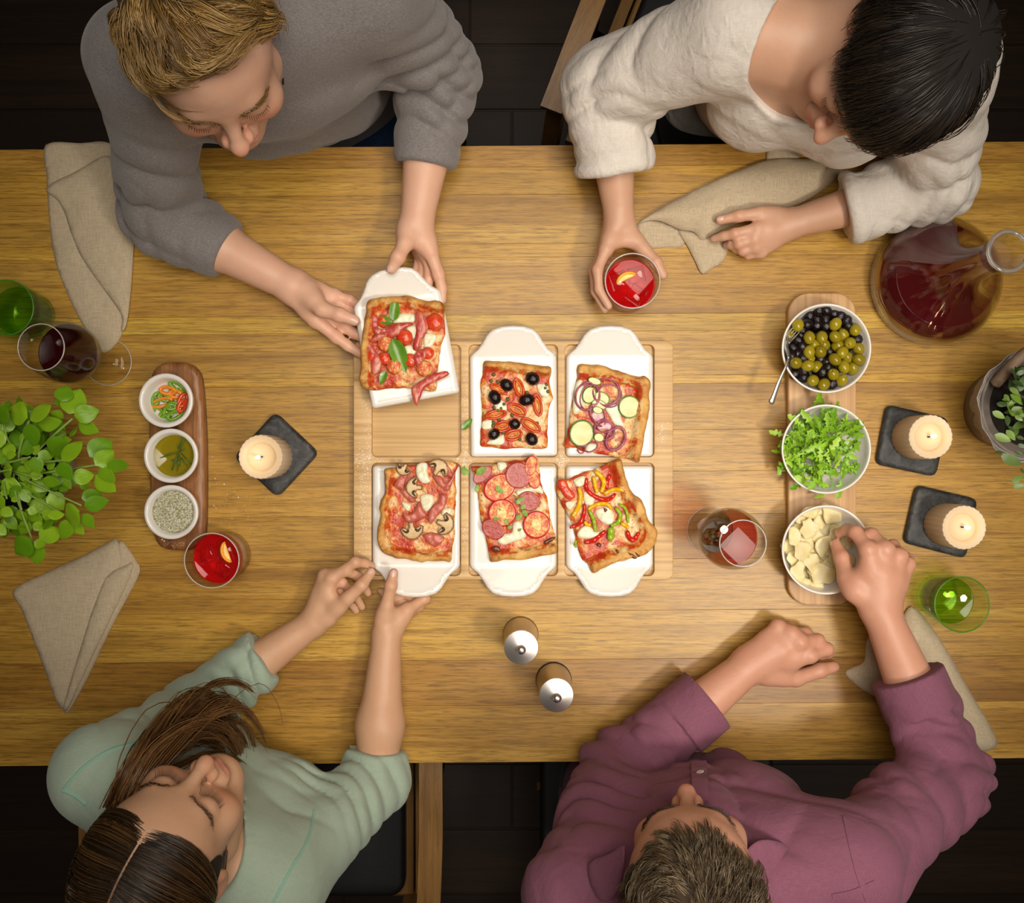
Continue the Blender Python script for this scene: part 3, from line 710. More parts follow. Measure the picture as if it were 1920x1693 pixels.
# 5: tomato and salami
c5 = Crop(870, 840, .1654); k5 = K16 * .1654
r5, at5 = pizza('pizza slice with salami rounds, tomato slices and torn herbs', [(80, 205), (250, 215), (400, 180), (500, 150), (680, 130), (790, 70), (840, 120), (860, 260), (880, 420), (940, 560), (970, 720), (1000, 880), (1040, 1020), (1050, 1190), (900, 1225), (760, 1260), (620, 1275), (450, 1275), (300, 1300), (270, 1160), (240, 1000), (190, 840), (160, 640), (150, 500), (110, 330)], c5, .0205, [[(300, 1270), (620, 1240), (1045, 1160)]], .014, 6)
flat_bits(r5, at5, 'mozzarella', M_mozz, [[(560, 850), (640, 830), (680, 900), (700, 1010), (560, 1060), (450, 1100), (380, 1060), (420, 980), (540, 960)], [(600, 480), (760, 440), (860, 420), (900, 520), (800, 500), (620, 540)], [(380, 170), (470, 165), (480, 220), (400, 260)]], .003, 0, .0014, 3)
for p, rx, ry, a, core in (((430, 735), 162, 160, .2, 1), ((820, 870), 155, 160, .6, 1), ((400, 450), 190, 150, -.5, 0), ((760, 200), 70, 120, .2, 0), ((790, 350), 70, 115, -.2, 0)):
    o = disc(r5, at5, 'tomato_slice', p, rx, ry, a, [M_tomflesh, M_tomskin], .0042, .003, .03, sc=k5)
    if core: flat_bits(r5, at5, 'tomato_core', M_tomcore, [[(p[0] - 50, p[1] - 60), (p[0] + 10, p[1] - 70), (p[0] + 50, p[1] - 30), (p[0] + 60, p[1] + 30), (p[0] + 20, p[1] + 70), (p[0] - 30, p[1] + 40), (p[0] - 60, p[1] + 10)]], .0005, .0072, .0006, 8)
for p, rx, ry, a in (((615, 310), 148, 150, 0), ((735, 600), 128, 110, .3), ((330, 920), 140, 105, .6), ((210, 300), 130, 70, -.7)):
    disc(r5, at5, 'salami_slice', p, rx, ry, a, [M_salami, M_salami], .0026, .0045, .05, sc=k5)
for b, e in (((140, 300), (250, 215)), ((135, 500), (160, 410)), ((355, 440), (450, 505)), ((620, 590), (690, 560)), ((600, 640), (640, 560)), ((640, 690), (700, 640)), ((660, 700), (720, 770)), ((580, 800), (660, 760)), ((330, 805), (400, 790)), ((470, 800), (500, 870)), ((490, 900), (550, 890)), ((610, 940), (650, 910)), ((400, 680), (410, 710))):
    leaf_at('herb_leaf', LEAFH, .02, r5, at5(b, .009), at5(e, .011), 0, random.uniform(-.4, .4), 1.6)
flat_bits(r5, at5, 'burnt_bubble', M_burn, [[(310, 1140), (350, 1110), (400, 1120), (410, 1170), (340, 1180)], [(910, 1060), (1010, 1010), (1030, 1030), (930, 1090)], [(780, 920), (810, 905), (825, 940), (795, 960)], [(930, 800), (960, 795), (965, 840), (935, 845)]], .002, .003, .001, 2)

# 6: bell peppers
c6 = Crop(1035, 845, .1624); k6 = K16 * .1624
r6, at6 = pizza('pizza slice with red, yellow and green bell pepper strips', [(60, 370), (160, 335), (330, 270), (500, 210), (640, 150), (780, 85), (820, 130), (840, 260), (900, 420), (950, 500), (1030, 560), (1090, 680), (1120, 800), (1200, 880), (1225, 970), (1200, 1080), (1110, 1190), (1000, 1230), (860, 1270), (700, 1310), (590, 1370), (480, 1415), (430, 1330), (350, 1260), (290, 1060), (240, 860), (180, 720), (130, 650), (60, 470)], c6, .0205, [[(810, 120), (870, 320), (960, 520), (1080, 700), (1170, 900), (1160, 1050), (1040, 1180), (760, 1280), (490, 1390)]], .022, 7)
flat_bits(r6, at6, 'mozzarella', M_mozz, [[(250, 340), (370, 290), (390, 370), (300, 420)], [(370, 480), (480, 500), (480, 620), (390, 620)], [(500, 700), (640, 650), (720, 740), (690, 850), (580, 830)], [(400, 860), (520, 940), (600, 900), (520, 1000), (320, 1010), (300, 940)], [(160, 600), (270, 580), (240, 660), (190, 680)]], .003, 0, .0015, 3)
R_, Y_, G_ = M_pepr, M_pepy, M_pepg
for pts, rd, m in (([(400, 320), (395, 420), (450, 500), (560, 555), (660, 560), (730, 500)], .0036, R_), ([(670, 280), (640, 350), (630, 440)], .0032, R_), ([(500, 240), (570, 300), (600, 380), (570, 480)], .0042, Y_), ([(480, 300), (500, 400), (520, 480)], .0036, Y_), ([(600, 500), (700, 450), (800, 450), (870, 490)], .0034, Y_), ([(310, 430), (330, 520), (310, 640), (240, 760)], .0040, Y_), ([(375, 620), (370, 720), (320, 840), (210, 885)], .0034, R_), ([(420, 680), (470, 640), (560, 610), (640, 620), (690, 680)], .0032, Y_), ([(430, 690), (470, 770), (490, 840), (500, 930)], .0034, G_), ([(735, 660), (790, 740), (760, 830), (680, 870)], .0036, G_), ([(775, 620), (840, 660), (870, 740), (880, 830)], .0026, G_), ([(680, 900), (680, 960), (670, 1020)], .0062, G_), ([(610, 930), (540, 990), (470, 1040), (380, 1060)], .0040, R_), ([(800, 840), (860, 870), (870, 890)], .0034, Y_), ([(380, 820), (410, 860), (440, 850)], .0034, Y_), ([(870, 930), (890, 1000), (940, 1030), (1000, 950)], .0042, R_), ([(280, 1040), (265, 1080), (275, 1110)], .0024, G_)):
    strip(r6, at6, 'pepper_strip', pts, rd, m, .0042, .75)
flat_bits(r6, at6, 'tomato_wedge', M_tomato, [[(60, 360), (150, 330), (200, 430), (270, 520), (210, 570), (130, 510)]], .005, .002, .001, 3)
flat_bits(r6, at6, 'burnt_bubble', M_burn, [[(735, 1145), (760, 1150), (785, 1210), (765, 1215)], [(870, 1165), (930, 1190), (975, 1235), (930, 1240)], [(950, 1165), (1010, 1205), (990, 1220)], [(600, 660), (640, 680), (610, 710)], [(510, 1090), (560, 1070), (560, 1110)]], .002, .004, .001, 2)
# stray basil leaf and herb bits on the board
o = put('basil_leaf', LEAFP, None, P(866, 806, .0225)); o.rotation_euler = (0, 0, math.radians(48)); o.scale = (.62, .62, .62); tag(o, 'single loose green leaf on the board between the plates', 'leaf')
o = put('herb_leaf', LEAFH, None, P(871, 892, .022)); o.rotation_euler = (0.3, 0, math.radians(80)); o.scale = (.9, 1.8, .9); tag(o, 'tiny torn herb leaf on the board beside the mushroom pizza', 'leaf')
# ---------------------------------------------------------------- olive wood board with three ramekins
ow = thing('olive_wood_board', 'narrow reddish olive wood board under three white ramekins', 'board', P(331, 856, 0))
ol = [np.array(P(x, y_, .016) - ow.location)[:2] for x, y_ in smooth_loop([(279, 800), (282, 720), (288, 695), (310, 680), (350, 681), (368, 692), (377, 715), (383, 790), (385, 870), (384, 980), (378, 1014), (350, 1031), (310, 1029), (293, 1015), (285, 980), (280, 900)], 5)]
mk('slab', patch(ol, .006, lambda p, d: .017 - .004 * np.clip(1 - d / .004, 0, 1) ** 2, lambda p, d: 0 * d)[:2], M_olivewood, ow)
def ramekin(label, px, py):
    h = .0172; b = P(px, py, .050); r = thing('ramekin', label, 'ramekin', (b.x, b.y, TZ + h), 'white ramekins on the olive wood board')
    mk('bowl', lathe([(0, 0), (.030, 0), (.033, .002), (.0385, .014), (.0415, .031), (.0430, .034), (.0425, .0362), (.0400, .0368), (.0372, .0362), (.0350, .033), (.0325, .018), (.0285, .008), (.020, .006), (0, .0058)], 56), M_china, r)
    return r
rk1 = ramekin('white ramekin of sliced chillies, farthest from the red drink', 312, 751)
rk2 = ramekin('white ramekin holding green olive oil, middle of three', 321.5, 854.5)
rk3 = ramekin('white ramekin of herb salt nearest the red drink', 322, 960)
def chili(px, py, h, ang, rx, ry, mat, tilt, label):
    o = thing('chili_slice', label, 'chili', P(px, py, h), 'chili slices in the ramekin')
    o.rotation_euler = (tilt, tilt * .5, ang)
    pts = [(rx * math.cos(a), ry * math.sin(a), .0008 * math.sin(2 * a)) for a in np.linspace(0, 2 * math.pi, 19)]
    v, f = tube(pts, .0030, 7, False); mk('flesh', ([(x, y_, z * 1.4) for x, y_, z in v], f), mat, o)
    for k in range(4):
        v, f = lathe([(0, -.4), (.8, -.2), (1, 0), (.6, .3), (0, .4)], 7); s_ = .0013
        mk('seed', ([(x * s_, y_ * s_, z * s_) for x, y_, z in v], f), M_seed, o, (rx * .55 * math.cos(k * 1.7 + ang), ry * .45 * math.sin(k * 1.7 + ang), .0006))
cc3 = Crop(250, 670, .2598)
for (x, y_, a, rx, ry, m, tl) in ((250, 240, -.1, .012, .0055, M_chilio, .1), (320, 210, -.5, .013, .005, M_chilig, .3), (305, 265, -.1, .010, .0055, M_chilio, .1), (210, 325, .25, .016, .006, M_chilio, .1), (165, 300, 1.2, .010, .005, M_chilig, .3), (185, 400, -.8, .010, .0058, M_chilig, .0), (260, 380, .9, .011, .0060, M_chilig, .2), (300, 415, .5, .012, .0055, M_chilig, .2), (355, 310, 1.2, .011, .0055, M_chilir, .4), (350, 350, 1.2, .010, .005, M_chilir, .5), (225, 290, -.3, .009, .005, M_chilig, .2), (285, 350, .3, .009, .005, M_chilig, .2), (230, 420, .2, .009, .005, M_chilig, .2)):
    px, py = cc3(x, y_); name = {M_chilio: 'orange', M_chilig: 'green', M_chilir: 'red'}[m]
    chili(px, py, .0255 + .006 * random.random(), a, rx, ry, m, tl, name + ' ring of sliced chili in the white ramekin')
oil = mk('olive_oil', lathe([(0, .0205), (.0325, .0205), (.0335, .0215), (.0335, .0213), (.029, .0085), (.020, .0068), (0, .0066)], 48), M_oil, None, rk2.location); tag(oil, 'golden green olive oil filling the middle ramekin', 'oil')
ros = thing('rosemary_sprig', 'small rosemary sprig lying in the ramekin of oil', 'herb', P(*cc3(330, 690), .042))
Lr = ros.location
def rr_(x, y_, h=.043): return np.array(P(*cc3(x, y_), h) - Lr)
mk('stem', tube([rr_(375, 570, .052), rr_(335, 660, .044), rr_(280, 815, .040)], .0009, 6), M_rosemary, ros)
for b, e in (((335, 680), (190, 725)), ((335, 650), (375, 565)), ((330, 690), (275, 815)), ((335, 700), (315, 825)), ((345, 690), (425, 775)), ((345, 720), (390, 785)), ((335, 680), (375, 655)), ((320, 660), (335, 620)), ((330, 740), (270, 745)), ((340, 730), (330, 790))):
    mk('needle', tube([rr_(*b), (rr_(*b) + rr_(*e)) / 2 + np.array((0, 0, .001)), rr_(*e, .044)], [.0006, .0013, .0004], 5), M_rosemary, ros)
hs = mk('herb_salt', lathe([(0, .0275), (.015, .027), (.030, .0255), (.0334, .0245), (.0334, .024), (.029, .0085), (.020, .0068), (0, .0066)], 56), M_salt, None, rk3.location); tag(hs, 'grey green herb salt heaped in the ramekin', 'herb salt', None, 'stuff')
V = []; F = []
for i in range(150):
    x = random.gauss(425, 45); y_ = random.gauss(945, 38)
    if i > 100: x, y_ = random.gauss(330, 25), random.gauss(1020, 5)
    h = .0175 if 285 < x < 382 and 690 < y_ < 1028 else .0002
    if math.hypot(x - 322, y_ - 960) < 54 or math.hypot(x - 398, y_ - 1049) < 60: continue
    p = P(x, y_, h); s_ = random.uniform(.0003, .0008) * (2.4 if i % 17 == 0 else 1); b0 = len(V); a = random.random() * 6
    V += [(p.x + s_ * math.cos(a + k * 2.09), p.y + s_ * math.sin(a + k * 2.09), p.z) for k in range(3)] + [(p.x, p.y, p.z + s_)]
    F += [(b0, b0 + 1, b0 + 3), (b0 + 1, b0 + 2, b0 + 3), (b0 + 2, b0, b0 + 3)]
o = mk('spilled_salt', (V, F), M_saltgrain); tag(o, 'grains of coarse salt spilled beside the olive wood board', 'salt', None, 'stuff')

# ---------------------------------------------------------------- candles on slate coasters
def coaster(label, corners, h=.012):
    pts = np.array(corners, float); c = pts.mean(0); o = P(c[0], c[1], 0)
    q = [np.array(P(x, y_, h) - o)[:2] for x, y_ in pts]
    ol = []
    n = 4
    for i in range(n):
        p0, p1, p2 = q[i - 1], q[i], q[(i + 1) % n]
        a = p1 + (p0 - p1) / np.linalg.norm(p0 - p1) * .012; b = p1 + (p2 - p1) / np.linalg.norm(p2 - p1) * .012
        for t_ in np.linspace(0, 1, 6): ol.append((1 - t_) ** 2 * a + 2 * t_ * (1 - t_) * p1 + t_ * t_ * b)
    v, f, d = patch(ol, .005, lambda p, d: h - .003 * np.clip(1 - d / .003, 0, 1) ** 2 + .0003 * n3a(p, 120, c[0]), lambda p, d: 0 * d)
    return tag(mk('slate_coaster', (v, f), M_slate, None, o), label, 'coaster', 'square slate coasters')
coaster('dark slate coaster turned like a diamond under the candle left of the pizzas', [(515, 772), (597, 849), (519, 933), (437, 857)])
coaster('dark slate coaster under the candle beside the arugula bowl', [(1664, 758), (1780, 784), (1756, 894), (1643, 870)])
coaster('dark slate coaster under the candle above the green glass', [(1720, 909), (1835, 936), (1812, 1048), (1695, 1018)])
def candle(label, px, py, fa):
    hb = .0122; ht = .085; b = P(px, py, ht); c = thing('pillar_candle', label, 'candle', (b.x, b.y, TZ + hb), 'lit fluted candles')
    z = ht - hb; R = .0338
    fl = lambda a, zz: (.030 * abs(math.sin(13 * a)) ** .7) if zz > -1 else 0
    fl2 = lambda a, zz: fl(a, zz)
    v, f = lathe([(0, 0), (R * .97, 0), (R, .003), (R, z * .5), (R, z - .003), (R * .97, z), ], 104, fl2)
    v2, f2 = lathe([(R * .97, z), (R * .80, z - .0005), (R * .70, z - .003), (R * .63, z - .008), (R * .60, z - .011), (0, z - .0115)], 104, lambda a, zz: .03 * abs(math.sin(13 * a)) ** .7 if zz > z - .0002 else 0)
    mk('wax', join((v, f), (v2, f2)), M_wax, c)
    mk('wick', tube([(0, 0, z - .012), (.0005, 0, z - .006), (.002 * math.cos(fa), .002 * math.sin(fa), z - .001)], [.0011, .0010, .0008], 6), M_wick, c)
    v, f = lathe([(0, 0), (.6, .15), (1, .35), (.8, .6), (.35, .85), (0, 1)], 12)
    fx, fy = .0045 * math.cos(fa), .0045 * math.sin(fa)
    mk('flame', ([(x * .0030 + fx * (.4 + .8 * zz), y_ * .0030 + fy * (.4 + .8 * zz), z - .004 + zz * .016) for x, y_, zz in v], f), M_flame, c)
    l = bpy.data.lights.new('candle_glow', 'POINT'); l.energy = .015; l.color = (1, .62, .28); l.shadow_soft_size = .004
    lo = bpy.data.objects.new('candle_glow', l); COL.objects.link(lo); lo.parent = c; lo.location = (fx, fy, z + .02)
candle('lit cream candle on the diamond-turned slate left of the pizzas', 488.5, 856.6, 3.3)
candle('lit cream candle beside the bowl of arugula', 1745, 819, .3)
candle('lit cream candle above the green glass', 1808, 989, .1)

# ---------------------------------------------------------------- bamboo tray with three bowls
tray = thing('bamboo_tray', 'long narrow bamboo tray under three white bowls', 'tray', P(1543, 841, 0))
ta = P(1478, 549, .016) - tray.location; tb = P(1606, 1135, .016) - tray.location
curve_slab('slab', [rrect(ta.x, tb.x, tb.y, ta.y, .034, 8)], 0, .0165, .003, M_bambooY, tray)
def bowl(label, px, py):
    b = P(px, py, .066); o = thing('serving_bowl', label, 'bowl', (b.x, b.y, TZ + .0167), 'white bowls on the bamboo tray')
    mk('body', lathe([(0, 0), (.050, 0), (.054, .002), (.060, .012), (.0685, .040), (.0702, .0485), (.0697, .0496), (.0680, .0496), (.0668, .048), (.0655, .040), (.0575, .014), (.050, .007), (0, .006)], 72), M_china, o)
    return o
bw1 = bowl('white bowl full of green and black olives', 1550, 653)
bw2 = bowl('white bowl heaped with arugula', 1549.5, 842)
bw3 = bowl('white bowl of parmesan shavings under the hand', 1550, 1031)
# olives
co = Crop(1430, 540, .1358)
def olive_me(i):
    v, f = lathe([(0, -1), (.45, -.9), (.82, -.55), (1, 0), (.84, .52), (.48, .88), (.20, .985), (.14, .93), (.12, .82), (0, .8)], 18)
    return mesh_data('green_olive', [(c * .0112, a * .0096, b * .0096) for a, b, c in v], f, M_olive)
def black_me(i):
    v, f = lathe([(0, -1), (.5, -.86), (.87, -.5), (1, 0), (.87, .5), (.5, .86), (0, 1)], 14)
    v = [(a * (1 + .14 * n3((a, b, c), 2.5, i)), b * (1 + .14 * n3((a, b, c), 2.5, i + 5)), c) for a, b, c in v]
    return mesh_data('black_olive', [(c * .0112, a * .0092, b * .0092) for a, b, c in v], f, M_black)
OM = [olive_me(i) for i in range(1)]; BM = [black_me(i) for i in range(4)]
greens = [(487, 513), (1003, 500), (1277, 578), (643, 685), (815, 680), (1005, 675), (1110, 650), (1205, 760), (715, 780), (850, 790), (1030, 800), (1320, 835), (640, 885), (798, 885), (1100, 890), (1330, 990), (995, 985), (1170, 960), (460, 1035), (620, 1075), (745, 1085), (1120, 1090), (1245, 1110), (975, 1195), (693, 1278), (845, 1330), (1090, 1275), (365, 650), (630, 960)]
low = {6, 8, 9, 10, 17, 21, 22, 27, 28, 20, 11}
for i, (x, y_) in enumerate(greens):
    h = .050 if i in low else .059
    o = put('green_olive', OM[0], None, P(*co(x, y_), h)); o.rotation_euler = (random.uniform(-.5, .5), random.uniform(-1.0, 1.0), random.uniform(0, 6))
    tag(o, 'shiny green olive in the white bowl of mixed olives', 'olive', 'green olives in the bowl')
blacks = [(640, 400), (770, 330), (880, 320), (970, 365), (1075, 390), (1150, 460), (745, 430), (860, 440), (620, 500), (745, 520), (870, 530), (1180, 530), (520, 640), (490, 730), (545, 820), (420, 830), (470, 910), (545, 960), (870, 1040), (900, 1110), (820, 1170), (450, 1180), (570, 1230), (560, 1130), (920, 890), (1290, 700), (960, 1320), (780, 980), (540, 560), (400, 930)]
for i, (x, y_) in enumerate(blacks):
    o = put('black_olive', BM[i % 4], None, P(*co(x, y_), .045 + .008 * (i % 3) / 2)); o.rotation_euler = (random.uniform(-.6, .6), random.uniform(-.8, .8), random.uniform(0, 6))
    tag(o, 'glossy black olive in the white bowl of mixed olives', 'olive', 'black olives in the bowl')
# hidden lower layer that carries the visible ones
for k in range(26):
    a = k * 2.4; r = .046 * math.sqrt((k + .5) / 26); b = bw1.location
    o = put('black_olive', BM[k % 4], None, (b.x + r * math.cos(a), b.y + r * math.sin(a), b.z + .0165)); o.rotation_euler = (0, .2, a)
    tag(o, 'glossy black olive in the white bowl of mixed olives', 'olive', 'black olives in the bowl')
# fork in the olives
fk = thing('fork', 'small steel fork with its tines in the olive bowl', 'fork', P(1475, 690, .07)); Lf = fk.location
fr = lambda x, y_, h: np.array(P(x, y_, h) - Lf)
hp_ = smooth_loop([fr(1446, 753, .070), fr(1449, 748, .072), fr(1461, 715, .074), fr(1473, 689, .074), fr(1479, 672, .071)], 4, False)
mk('handle', tube(hp_, list(np.interp(np.linspace(0, 1, len(hp_)), [0, .12, .3, .7, 1], [.0048, .0056, .0040, .0022, .0019])), 8, True, (Vector((.2, 0, 1)).normalized(), .45)), M_steel, fk)
np_ = smooth_loop([fr(1479, 672, .071), fr(1477, 660, .067), fr(1474, 650, .064), fr(1476, 642, .062)], 4, False)
mk('neck', tube(np_, list(np.linspace(.0019, .0052, len(np_))), 8, True, (Vector((.3, 0, 1)).normalized(), .4)), M_steel, fk)
for k in range(4):
    dx = (k - 1.5) * 4.2
    mk('tine', tube(smooth_loop([fr(1476 + dx * .5, 642 + dx * .25, .062), fr(1481 + dx, 632 + dx * .5, .059), fr(1495 + dx, 616 + dx * .6, .058)], 4, False), [.0012] * 6 + [.0010, .0009, .0005], 6), M_steel, fk)
# arugula
def arugula_me(seed):
    r = random.Random(seed); side = []
    L = .030
    pts = [(0, .0008), (.25, .0012), (.30, .0036), (.37, .0012), (.48, .0052), (.56, .0014), (.68, .0062), (.78, .0030), (.90, .0030), (1.0, .0004)]
    V = []; F = []
    for i, (u, w) in enumerate(pts):
        w *= r.uniform(.8, 1.25); b = r.uniform(-.001, .001)
        zc = .006 * math.sin(u * 2.6 + seed) * (1 if seed % 2 else -.6)
        for s_ in (-1, 0, 1): V.append((u * L, w * s_ + b, zc + .35 * w * abs(s_)))
    for i in range(len(pts) - 1):
        for j in range(2): a = i * 3 + j; F.append((a, a + 3, a + 4, a + 1))
    return mesh_data('arugula_leaf', V, F, M_arugula)
AM = [arugula_me(s) for s in range(8)]
rr2 = random.Random(11); bc = bw2.location
for i in range(230):
    a = rr2.uniform(0, 6.283); r = .060 * math.sqrt(rr2.random()); hh = .016 + .050 * (1 - (r / .068) ** 2) * rr2.uniform(.35, 1)
    if r > .050 and -.9 < a - 5.6 < .9 and rr2.random() < .6: continue
    if r > .044 and (a < 1.0 or a > 5.9) and rr2.random() < .75: continue
    o = put('arugula_leaf', AM[i % 8], None, (bc.x + r * math.cos(a) - .002, bc.y + r * math.sin(a), bc.z + hh))
    s_ = rr2.uniform(.75, 1.25); o.scale = (s_, s_, s_); o.rotation_euler = (rr2.uniform(-.9, .9), rr2.uniform(-.5, .35), rr2.uniform(0, 6.283))
    tag(o, 'frilly green arugula leaf heaped in the white bowl', 'arugula', 'arugula leaves in the bowl')
for (b, e) in (((150, 930), (118, 985)), ((190, 960), (130, 1000)), ((440, 990), (475, 965)), ((240, 800), (250, 835))):
    pass
# parmesan
cq = Crop(1400, 380, .4842); rr3 = random.Random(5)
spots = [(q[0], q[1], q[2] * 1.3) for q in ((290, 1440, 46), (215, 1350, 40), (240, 1260, 36), (330, 1210, 36), (200, 1430, 34), (300, 1330, 34), (350, 1380, 34), (250, 1200, 30), (185, 1290, 30), (250, 1390, 34), (340, 1290, 30), (275, 1290, 26), (230, 1310, 30), (330, 1350, 26), (270, 1470, 34), (220, 1470, 24), (300, 1190, 26), (365, 1430, 26), (180, 1380, 26), (360, 1330, 24), (215, 1225, 26), (280, 1235, 28), (395, 1380, 24), (260, 1340, 24), (310, 1400, 26))]
for i, (x, y_, s_) in enumerate(spots):
    n = 13; k = .4842 * S * .88
    ol = [(s_ * k * (1 + .25 * rr3.uniform(-1, 1)) * math.cos(a), s_ * k * (.72 + .25 * rr3.uniform(-1, 1)) * math.sin(a)) for a in np.linspace(0, 2 * math.pi, n, endpoint=False)]
    ol = smooth_loop(ol, 2); c0 = rr3.uniform(-1, 1) * 14; c1_ = rr3.uniform(-1, 1) * 14
    zf = lambda p: c0 * p[:, 0] ** 2 + c1_ * p[:, 1] ** 2 + .0016 * n3a(p, 90, i)
    v, f, d = patch(ol, .0035, lambda p, d: zf(p) + .0005, lambda p, d: zf(p) - .0003, seed=i)
    px, py = cq(x, y_); r_ = math.hypot(px - 1550, py - 1031) / 84
    o = mk('parmesan_shaving', (v, f), M_parm, None, P(px, py, .0335 + .013 * (1 - i / len(spots)) + .008 * r_ ** 2))
    o.rotation_euler = (rr3.uniform(-.2, .2), rr3.uniform(-.2, .2), rr3.uniform(0, 6)); tag(o, 'thin pale parmesan shaving in the white bowl', 'cheese', 'parmesan shavings in the bowl')
# bed of shavings below
for i in range(22):
    a = i * 2.4; r = .045 * math.sqrt((i + .5) / 22); b = bw3.location
    n = 8; ol = smooth_loop([(.017 * (1 + .25 * rr3.uniform(-1, 1)) * math.cos(q), .013 * (1 + .3 * rr3.uniform(-1, 1)) * math.sin(q)) for q in np.linspace(0, 6.283, n, endpoint=False)], 3)
    v, f, d = patch(ol, .004, lambda p, d: .0006 + .002 * n3a(p, 90, i), lambda p, d: -.0006 + .002 * n3a(p, 90, i), seed=i)
    o = mk('parmesan_shaving', (v, f), M_parm, None, (b.x + r * math.cos(a) - .006, b.y + r * math.sin(a), b.z + .010 + .004 * rr3.random())); o.rotation_euler = (rr3.uniform(-.15, .15), rr3.uniform(-.15, .15), a)
    tag(o, 'thin pale parmesan shaving in the white bowl', 'cheese', 'parmesan shavings in the bowl')

# ---------------------------------------------------------------- drinks
def tumbler(name, label, px, py, H_, r0, r1, mat, base_th, cat='glass', group=None):
    b = P(px, py, 0); o = thing(name, label, cat, (b.x, b.y, TZ + .0004), group)
    t_ = .0016
    mk('glass', lathe([(0, 0), (r0 * .92, 0), (r0, .002), (r0 + (r1 - r0) * .3, H_ * .3), (r0 + (r1 - r0) * .7, H_ * .7), (r1, H_ - .0008), (r1 - t_ * .5, H_), (r1 - t_, H_ - .0008), (r0 + (r1 - r0) * .7 - t_, H_ * .7), (r0 + (r1 - r0) * .3 - t_, H_ * .3), (r0 - t_ * 1.3, base_th + .002), (r0 * .8, base_th), (0, base_th)], 64), mat, o)
    mk('rim', tube([((r1 - t_ * .5) * math.cos(a), (r1 - t_ * .5) * math.sin(a), H_ - .0004) for a in np.linspace(0, 2 * math.pi, 65)], .0010, 6, False), M_rimg if mat in (M_green, M_greenB) else M_rim, o)
    return o
def fill(name, parent_o, label, cat, z0, z1, ra, rb, mat):
    """liquid body between z0 and z1 above the glass foot"""
    o = mk(name, lathe([(0, z1), (rb * .96, z1), (rb, z1 + .0008), (rb, z1), ((ra + rb) / 2, (z0 + z1) / 2), (ra, z0 + .002), (ra * .9, z0), (0, z0)], 56), mat, None, parent_o.location)
    return tag(o, label, cat)
g1 = tumbler('green_tumbler', 'green water glass at the left edge behind the wine glass', 65, 592, .094, .0345, .0432, M_greenB, .009, group='green water glasses')
fill('water', g1, 'water in the green glass at the left edge', 'water', .0095, .058, .031, .0370, M_water)
g2 = tumbler('green_tumbler', 'green water glass standing beside the plum shirt sleeve', 1756, 1117, .094, .0345, .0432, M_green, .009, group='green water glasses')
fill('water', g2, 'water in the green glass beside the plum sleeve', 'water', .0095, .052, .031, .0365, M_water)
def negroni(label, px, py, lab2, lab3, ice_l, oa, ooff, seed):
    g = tumbler('aperitif_tumbler', 'clear tumbler of red aperitif ' + label, px, py, 0.088, .0385, .0430, M_thin, .008, group='tumblers of red aperitif')
    fill('red_aperitif', g, lab2, 'drink', .0085, .052, .0362, .0395, M_negroni)
    r = random.Random(seed); b = g.location
    for i, (dx, dy, a) in enumerate(((-.016, .006, .4), (.010, -.016, 1.0), (.012, .016, .2))):
        v, f = box(-.0125, .0125, -.0125, .0125, -.0115, .0115, .003)
        v = [(x * (1 + .08 * n3((x, y_, z), 60, seed + i)), y_, z) for x, y_, z in v]
        o = mk('ice_cube', (v, f), M_ice, None, (b.x + dx, b.y + dy, b.z + .0475), rot=(r.uniform(-.4, .4), r.uniform(-.4, .4), a)); tag(o, 'clear ice cube in the red drink ' + ice_l, 'ice', 'ice cubes ' + ice_l)
    w = thing('orange_wedge', lab3, 'orange', (b.x + ooff[0], b.y + ooff[1], b.z + .056)); w.rotation_euler = (.25, 0, oa)
    arc = [(.019 * math.cos(t_), .019 * math.sin(t_) - .010, 0) for t_ in np.linspace(.5, math.pi - .5, 14)]
    n = len(arc)
    mk('peel', tube(arc, [.0012] + [.0026] * (n - 2) + [.0012], 8, True, (Vector((0, 0, 1)), 1.3)), M_orange, w)
    seg = [(.0175 * math.cos(t_), .0175 * math.sin(t_) - .010) for t_ in np.linspace(.55, math.pi - .55, 14)]
    mk('flesh', patch(seg, .002, lambda p, d: .002 + 0 * d, lambda p, d: -.002 + 0 * d)[:2], M_orangeflesh, w)
negroni('held in the hand of the white blouse person', 1174, 543.5, 'bright red aperitif in the glass held by a hand', 'orange wedge floating in the held red drink', 'held by a hand', .45, (-.006, .008), 3)
negroni('standing beside the olive wood board', 427, 1040, 'bright red aperitif in the glass beside the olive wood board', 'orange wedge in the red drink beside the olive wood board', 'beside the olive wood board', 1.9, (.016, .010), 4)
